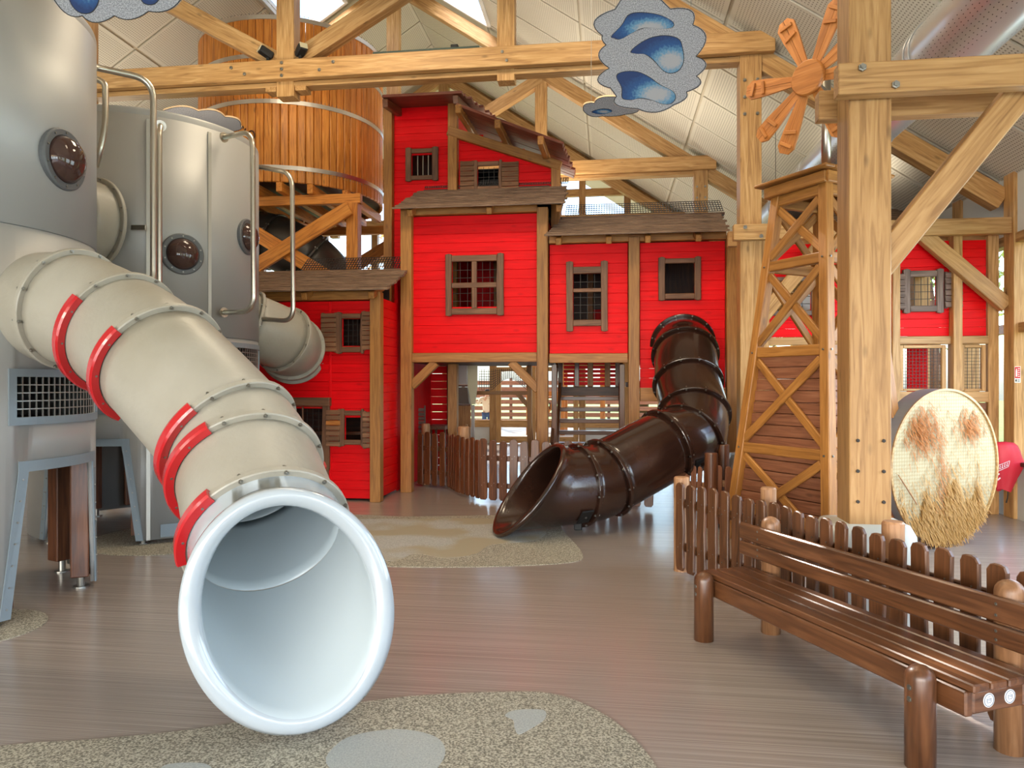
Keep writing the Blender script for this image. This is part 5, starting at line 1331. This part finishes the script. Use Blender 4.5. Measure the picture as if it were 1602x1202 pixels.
# ---------------- ventilation duct ----------------
dx_, dz_, r_ = 2.92, 4.58, .30
dt = thing('ventilation_duct', (dx_, 4, dz_), 'large perforated silver ventilation duct hanging under the right roof slope', 'duct')
def duct_mat():
    m = newmat('duct_perforated', (200, 202, 204), .3, .65); b = m.node_tree.nodes['Principled BSDF']; tc = N(m, 'ShaderNodeTexCoord'); sp = N(m, 'ShaderNodeSeparateXYZ'); L(m, tc.outputs['Object'], sp.inputs[0])
    def mth(op, a, v=None, b_=None):
        n = N(m, 'ShaderNodeMath', operation=op); L(m, a, n.inputs[0])
        if b_ is not None: L(m, b_, n.inputs[1])
        elif v is not None: n.inputs[1].default_value = v
        return n.outputs[0]
    at = mth('ARCTAN2', sp.outputs[0], b_=sp.outputs[1])
    u = mth('SUBTRACT', mth('FRACT', mth('MULTIPLY', at, 60/6.28318)), .5); w_ = mth('SUBTRACT', mth('FRACT', mth('MULTIPLY', sp.outputs[2], 1/.07)), .5)
    d = mth('SQRT', mth('ADD', mth('MULTIPLY', u, b_=u), b_=mth('MULTIPLY', w_, b_=w_)))
    band = mth('GREATER_THAN', mth('ABSOLUTE', mth('SINE', mth('MULTIPLY', at, 2))), .55)
    k = mth('MULTIPLY', mth('LESS_THAN', d, .11), b_=band)
    mx = N(m, 'ShaderNodeMixRGB'); L(m, k, mx.inputs[0]); mx.inputs[1].default_value = lin((196, 198, 200)); mx.inputs[2].default_value = lin((30, 30, 30)); L(m, mx.outputs[0], b.inputs['Base Color']); return m
MD = duct_mat()
secs = [-2.0, .6, 3.2, 5.1, 7.0, 8.9, 10.8, 12.6, 14.4]
for i in range(len(secs)-1):
    a, b_ = secs[i], secs[i+1]; v, f = lathe([(r_, -(b_-a)/2), (r_, (b_-a)/2)], 64)
    mk('duct_section', v, f, MD, dt, frame(Vector((dx_, (a+b_)/2, dz_)), Vector((0, 1, 0))) @ Matrix.Rotation(math.pi/2, 4, 'Y'), True)
for y in secs:
    for o_ in (0, -.12):
        v, f = lathe([(r_, -.012), (r_+.014, -.008), (r_+.014, .008), (r_, .012)], 64, True); mk('duct_ring', v, f, M_DUCT, dt, frame(Vector((dx_, y+o_, dz_)), Vector((0, 1, 0))) @ Matrix.Rotation(math.pi/2, 4, 'Y'), True)
v, f = disc_mesh(r_+.01, .02, 64); mk('duct_end', v, f, M_DUCT, dt, frame(Vector((dx_, 14.4, dz_)), Vector((0, 1, 0))) @ Matrix.Rotation(math.pi/2, 4, 'Y'))
for y in (2, 6, 9.4, 12): mk('hanger_wire', *sweep([(dx_-r_-.02, y, dz_), (dx_-r_-.02, y, 6.0)], .004, 6), M_WIRE, dt)

# ---------------- clouds ----------------
M_CLOUD = speck('cloud_felt', [(.35, (118, 117, 122)), (.5, (146, 145, 150)), (.65, (170, 169, 173))], 120, .9)
M_CEDGE = newmat('cloud_edge', (206, 176, 140), .7); M_INKB = newmat('cloud_outline', (26, 24, 26), .7)
def bluemat(name, ctr):
    m = newmat(name, (20, 60, 120), .7); b = m.node_tree.nodes['Principled BSDF']; tc = N(m, 'ShaderNodeTexCoord'); 
    ds = N(m, 'ShaderNodeVectorMath', operation='DISTANCE'); L(m, tc.outputs['Generated'], ds.inputs[0]); ds.inputs[1].default_value = ctr
    nz = N(m, 'ShaderNodeTexNoise'); nz.inputs['Scale'].default_value = 60; L(m, tc.outputs['Object'], nz.inputs[0])
    ad = N(m, 'ShaderNodeMath', operation='MULTIPLY_ADD'); L(m, nz.outputs[0], ad.inputs[0]); ad.inputs[1].default_value = .25; L(m, ds.outputs['Value'], ad.inputs[2])
    r = ramp(m, ad.outputs[0], [(.28, (150, 149, 153)), (.42, (84, 128, 158)), (.56, (22, 70, 122)), (.8, (12, 42, 92))]); L(m, r.outputs[0], b.inputs['Base Color']); return m
def scallop(cus, n=8):
    out = []
    for (x0, y0, mx_, my_), (x1, y1, _, _) in zip(cus, cus[1:]+cus[:1]):
        cx_, cy_ = 2*mx_-(x0+x1)/2, 2*my_-(y0+y1)/2
        for j in range(n):
            t = j/n; out.append((x0*(1-t)**2+cx_*2*t*(1-t)+x1*t*t, y0*(1-t)**2+cy_*2*t*(1-t)+y1*t*t))
    return out
def cloud(cus, blobs, p0, n, label, wires=(), th=.025, group='painted cloud boards under the roof'):
    n = Vector(n).normalized(); ol = scallop(cus)
    P3 = [onplane(x, y, p0, n) for x, y in ol]; ctr = sum(P3, Vector())/len(P3)
    t = thing('cloud_board', ctr, label, 'cloud', group)
    xax = Vector((0, 0, 1)).cross(n).normalized(); M = Matrix((xax, n.cross(xax), n)).transposed().to_4x4(); M.translation = ctr
    Mi = M.inverted()
    def flat(name, pts, z0, z1, mat, lab=None, mat2=None):
        q = [Mi @ p for p in pts]; m = len(q)
        ar = sum(q[i].x*q[(i+1) % m].y-q[(i+1) % m].x*q[i].y for i in range(m))
        if ar < 0: q = q[::-1]
        v = [(a.x, a.y, z0) for a in q]+[(a.x, a.y, z1) for a in q]
        f = [tuple(range(m))[::-1], tuple(range(m, 2*m))]+[(i, (i+1) % m, m+(i+1) % m, m+i) for i in range(m)]
        o = mk(name, v, f, mat, t, M, False, lab)
        if mat2:
            o.data.materials.append(mat2)
            for pl in list(o.data.polygons)[2:]: pl.material_index = 1
        return o
    def shrink(pts, k):
        c_ = sum(pts, Vector())/len(pts); return [c_+(p-c_)*k for p in pts]
    flat('board', P3, -th, 0, M_CLOUD, None, M_CEDGE)
    # painted outline as a thin closed line
    mb = MB(); q = [(Mi @ p) for p in P3]; c_ = sum(q, Vector())/len(q)
    for i in range(len(q)):
        a, b_ = q[i], q[(i+1) % len(q)]; a = c_+(a-c_)*.985; b_ = c_+(b_-c_)*.985
        if (b_-a).length > 1e-5: mb.bar(Vector((a.x, a.y, .0008)), Vector((b_.x, b_.y, .0008)), .006, .0016)
    mb.build('outline', M_INKB, t, M, kind='stuff')
    for pts, ct in blobs:
        pp = smooth_closed([(x, y, 0) for x, y in pts], 5); w3 = [onplane(p.x, p.y, p0, n) for p in pp]
        c2 = sum(w3, Vector())/len(w3)
        big = [p+(p-c2).normalized()*.006 for p in w3]
        flat('blob_outline', big, 0, .0015, M_INKB); flat('blue_blob', w3, 0, .0028, bluemat('blue_paint', ct), 'blue painted patch fading to grey')
    for px, py in wires:
        a = onplane(px, py, p0, n); v, f = sweep([a, a+Vector((0, 0, 2.2))], .003, 6); mk('wire', v, f, M_WIREL, t)
    return t
K = 6.0087
def z3(l): return [(900+a/K, b_/K) for a, b_ in l]
def z3c(l): return [(900+a/K, b_/K, 900+c_/K, d_/K) for a, b_, c_, d_ in l]
cl1 = z3c([(370, 75, 600, -110), (895, 72, 1095, 90), (1110, 225, 1235, 340), (1140, 525, 1235, 600), (1145, 712, 1180, 790), (1050, 862, 1040, 925), (930, 985, 760, 1055), (585, 1022, 385, 985), (385, 905, 330, 830), (318, 635+190, 205, 745), (315, 635, 215, 520), (285, 415, 250, 370), (250, 325, 175, 190)])
b1 = z3([(345, 330), (440, 230), (500, 140), (600, 115), (780, 135), (905, 195), (915, 245), (830, 265), (650, 255), (540, 300), (430, 360), (365, 350)])
b2 = z3([(525, 480), (600, 410), (720, 350), (860, 333), (970, 365), (1005, 450), (1015, 570), (970, 655), (890, 680), (820, 650), (740, 560), (660, 505), (580, 500)])
b3 = z3([(390, 715), (450, 672), (580, 672), (690, 720), (790, 790), (910, 850), (940, 910), (900, 965), (820, 970), (720, 935), (620, 915), (520, 932), (445, 915), (440, 820)])
cloud(cl1, [(b1, (.62, .38, 1)), (b2, (.76, .32, 1)), (b3, (.68, .3, 1))], P(1017, 88, 6.0), C(-.10, -.92, -.25)-C(0, 0, 0), 'large grey cloud board with three blue painted patches, hanging top centre', ((1081, 10),))
cl3 = [(60, -60, 75, -20), (83, -2, 105, 22), (128, 24, 150, 35), (179, 24, 205, 30), (233, 17, 262, 16), (283, 0, 300, -30), (270, -70, 170, -120)]
cloud(cl3, [([(108, -12), (114, 8), (128, 19), (145, 16), (154, -4), (140, -25), (118, -28)], (.6, .8, 1)), ([(218, -14), (225, 3), (240, 5), (249, -6), (240, -24), (224, -26)], (.5, .8, 1))], P(180, -20, 5.0), C(.1, -.9, -.4)-C(0, 0, 0), 'grey cloud board with blue patches cut by the top left picture edge')
cl2 = [(912, 172, 915, 162), (930, 160, 938, 152), (958, 150, 975, 152), (992, 160, 1000, 172), (980, 178, 962, 181), (942, 181, 924, 181)]
cloud(cl2, [([(926, 174), (938, 170), (952, 170), (957, 173), (950, 176), (936, 177)], (.6, .5, 1))], P(950, 168, 8.2), C(.1, -.55, -.83)-C(0, 0, 0), 'small flat grey cloud board just below the large cloud', ((925, 165),))
cl4 = [(255, 172, 285, 166), (310, 173, 335, 172), (352, 182, 372, 186), (377, 197, 376, 202), (360, 206, 330, 200), (300, 192, 270, 182)]
cloud(cl4, [], P(320, 185, 10.0), C(0, -.35, -.94)-C(0, 0, 0), 'thin grey cloud board showing above the second metal tower')

# ---------------- right corner: sign and red cover ----------------
yp = 9.685
M_SGR = newmat('sign_red', (200, 24, 34), .4); M_SGW = newmat('sign_white', (236, 236, 232), .4)
sg = thing('fire_sign', Yp(1589, 583, yp), 'small red fire extinguisher sign on the timber post at the right edge', 'sign')
def spx(name, a, b_, y_, mat): return boxw(name, (fx(a[0], y_), y_-.004, fz(a[0], a[1], y_)), (fx(b_[0], y_), y_, fz(a[0], b_[1], y_)), mat, sg, .001)
yq = 9.686
spx('sign_plate', (1587, 598), (1596.5, 572.5), yq-.002, M_SGW); spx('sign_panel', (1587.6, 591), (1596, 573.2), yq-.005, M_SGR)
spx('pictogram', (1589, 588.5), (1591.2, 578.5), yq-.008, M_SGW); spx('pictogram', (1589.6, 578.5), (1590.8, 576), yq-.008, M_SGW)
for k, q in enumerate((576, 579, 582, 585, 588)): spx('pictogram', (1592.4, q+.6), (1595.2-.4*(k % 2), q-.5), yq-.008, M_SGW)
spx('caption', (1588.5, 596.4), (1590.5, 592.6), yq-.006, M_INKB); spx('caption', (1591.4, 594.2), (1595.4, 593.2), yq-.006, M_INKB); spx('caption', (1591.4, 596.4), (1595.4, 595.4), yq-.006, M_INKB)
cv = thing('extinguisher_cover', Yp(1578, 728, 9.6), 'red fabric cover with white lettering hanging on the post at the right edge', 'cover')
prof = [(.0, 1.0, .02), (.02, .98, .11), (.08, .92, .14), (.2, .8, .155), (.4, .6, .165), (.55, .45, .15), (.75, .2, .115), (.97, .02, .085), (1, 0, .08)]
vv = []; ff = []; nn_ = 36; zt_, zl_ = fz(1580, 690, 9.6), fz(1580, 766, 9.6); cx0 = fx(1575, 9.6)-.05
rnd = random.Random(5)
for i, (u, _, rr) in enumerate(prof):
    for k in range(nn_):
        a = 2*math.pi*k/nn_; fold = 1+.10*math.sin(3*a+u*5)+.05*math.sin(7*a-u*3)
        vv.append((cx0+math.cos(a)*rr*fold+.03*math.sin(u*4)+.03*u, 9.57+math.sin(a)*rr*.55*fold, zt_+(zl_-zt_)*u+.018*math.sin(2*a)*(u > .9)))
for i in range(len(prof)-1):
    for k in range(nn_): ff.append((i*nn_+k, (i+1)*nn_+k, (i+1)*nn_+(k+1) % nn_, i*nn_+(k+1) % nn_))
mk('fabric', vv, ff, newmat('cover_red', (196, 34, 52), .5), cv, None, True)
M_LET = newmat('cover_white', (226, 210, 212), .6)
mbl = MB(); o_ = Vector((fx(1560, 9.52), 9.47, fz(1563, 733, 9.52)))
for i in range(4):
    x = i*.026; mbl.bar(o_+Vector((x, -.0, x*.5)), o_+Vector((x+.012, 0, x*.5+.045)), .006, .004, (0, 1, 0))
    mbl.bar(o_+Vector((x, 0, x*.5+.004)), o_+Vector((x+.018, 0, x*.5+.012)), .005, .004, (0, 1, 0))
a, b_, c_, d_ = (o_+Vector(q) for q in ((-.02, 0, -.025), (.10, 0, .035), (.115, 0, .105), (-.005, 0, .05)))
for p, q in ((a, b_), (b_, c_), (c_, d_), (d_, a)): mbl.bar(p, q, .005, .004, (0, 1, 0))
for q in ((-.03, -.08), (-.02, -.13)): mbl.bar(o_+Vector((q[0], 0, q[1])), o_+Vector((q[0]+.03, 0, q[1]+.03)), .014, .004, (0, 1, 0))
mbl.build('lettering', M_LET, cv)
mk('strap', *sweep([(fx(1580, 9.6), 9.64, zl_+.04), (fx(1579, 9.6), 9.64, zl_-.1), (fx(1577, 9.6), 9.64, fz(1577, 787, 9.6))], .008, 8), M_BLACK, cv)

# ---------------- person outside the glazed door ----------------
def person(x, y, H_, label):
    t = thing('person', (x, y, -.02), label, 'person'); s = H_/1.7
    def skin(name, verts, edges, rad, mat, root=0):
        me = bpy.data.meshes.new(name); me.from_pydata([(x+a*s, y+b_*s, c_*s-.02) for a, b_, c_ in verts], edges, []); me.materials.append(mat)
        o = bpy.data.objects.new(name, me); link(o, t); m = o.modifiers.new('k', 'SKIN'); m.use_smooth_shade = True
        for i, r_ in enumerate(rad): me.skin_vertices[0].data[i].radius = ((r_[0]*s, r_[1]*s) if isinstance(r_, tuple) else (r_*s, r_*s))
        me.skin_vertices[0].data[root].use_root = True
        q = o.modifiers.new('s', 'SUBSURF'); q.levels = q.render_levels = 1; return o
    SK = newmat('skin', (206, 158, 132), .6)
    body = [(0, 0, .92), (0, 0, 1.12), (0, 0, 1.35), (0, 0, 1.47), (0, -.01, 1.56), (0, -.01, 1.66), (.19, 0, 1.38), (.22, -.03, 1.12), (.2, -.12, .92), (-.19, 0, 1.38), (-.3, -.04, 1.2), (-.4, -.16, 1.3), (.09, 0, .88), (.1, -.01, .5), (.1, .02, .09), (.1, -.12, .04), (-.09, 0, .88), (-.11, -.02, .5), (-.12, .03, .09), (-.12, -.11, .04), (.2, -.16, .85), (-.46, -.2, 1.35)]
    ed = [(0, 1), (1, 2), (2, 3), (3, 4), (4, 5), (2, 6), (6, 7), (7, 8), (2, 9), (9, 10), (10, 11), (0, 12), (12, 13), (13, 14), (14, 15), (0, 16), (16, 17), (17, 18), (18, 19), (8, 20), (11, 21)]
    rad = [(.14, .1), (.13, .1), (.15, .1), .055, .085, .08, .06, .045, .035, .06, .045, .035, .08, .06, .045, .04, .08, .06, .045, .04, .03, .03]
    skin('body', body, ed, rad, SK)
    skin('jacket', [(0, 0, .82), (0, 0, 1.1), (0, 0, 1.36), (0, 0, 1.45), (.2, 0, 1.38), (.23, -.03, 1.12), (.21, -.12, .94), (-.2, 0, 1.38), (-.31, -.04, 1.2), (-.4, -.16, 1.3)], [(0, 1), (1, 2), (2, 3), (2, 4), (4, 5), (5, 6), (2, 7), (7, 8), (8, 9)], [(.18, .13), (.16, .12), (.17, .12), .075, .08, .062, .05, .08, .062, .05], newmat('jacket_cream', (222, 206, 184), .8))
    skin('trousers', [(0, 0, .9), (.09, 0, .84), (.1, -.01, .5), (.1, .02, .1), (-.09, 0, .84), (-.11, -.02, .5), (-.12, .03, .1)], [(0, 1), (1, 2), (2, 3), (0, 4), (4, 5), (5, 6)], [(.15, .11), .1, .075, .06, .1, .075, .06], newmat('trousers_blue', (62, 84, 124), .8))
    v, f = lathe([(.088*s*math.cos(R(a)), .1*s*math.sin(R(a))) for a in range(-20, 91, 10)], 20); mk('hair', v, f, newmat('hair_dark', (60, 52, 46), .8), t, Matrix.Translation((x, y+.015, 1.62*s-.02)), True)
pp_ = Yp(762, 640, 22.2)
person(pp_.x, pp_.y, 1.50, 'person in a cream jacket and blue trousers standing outside the glass door')
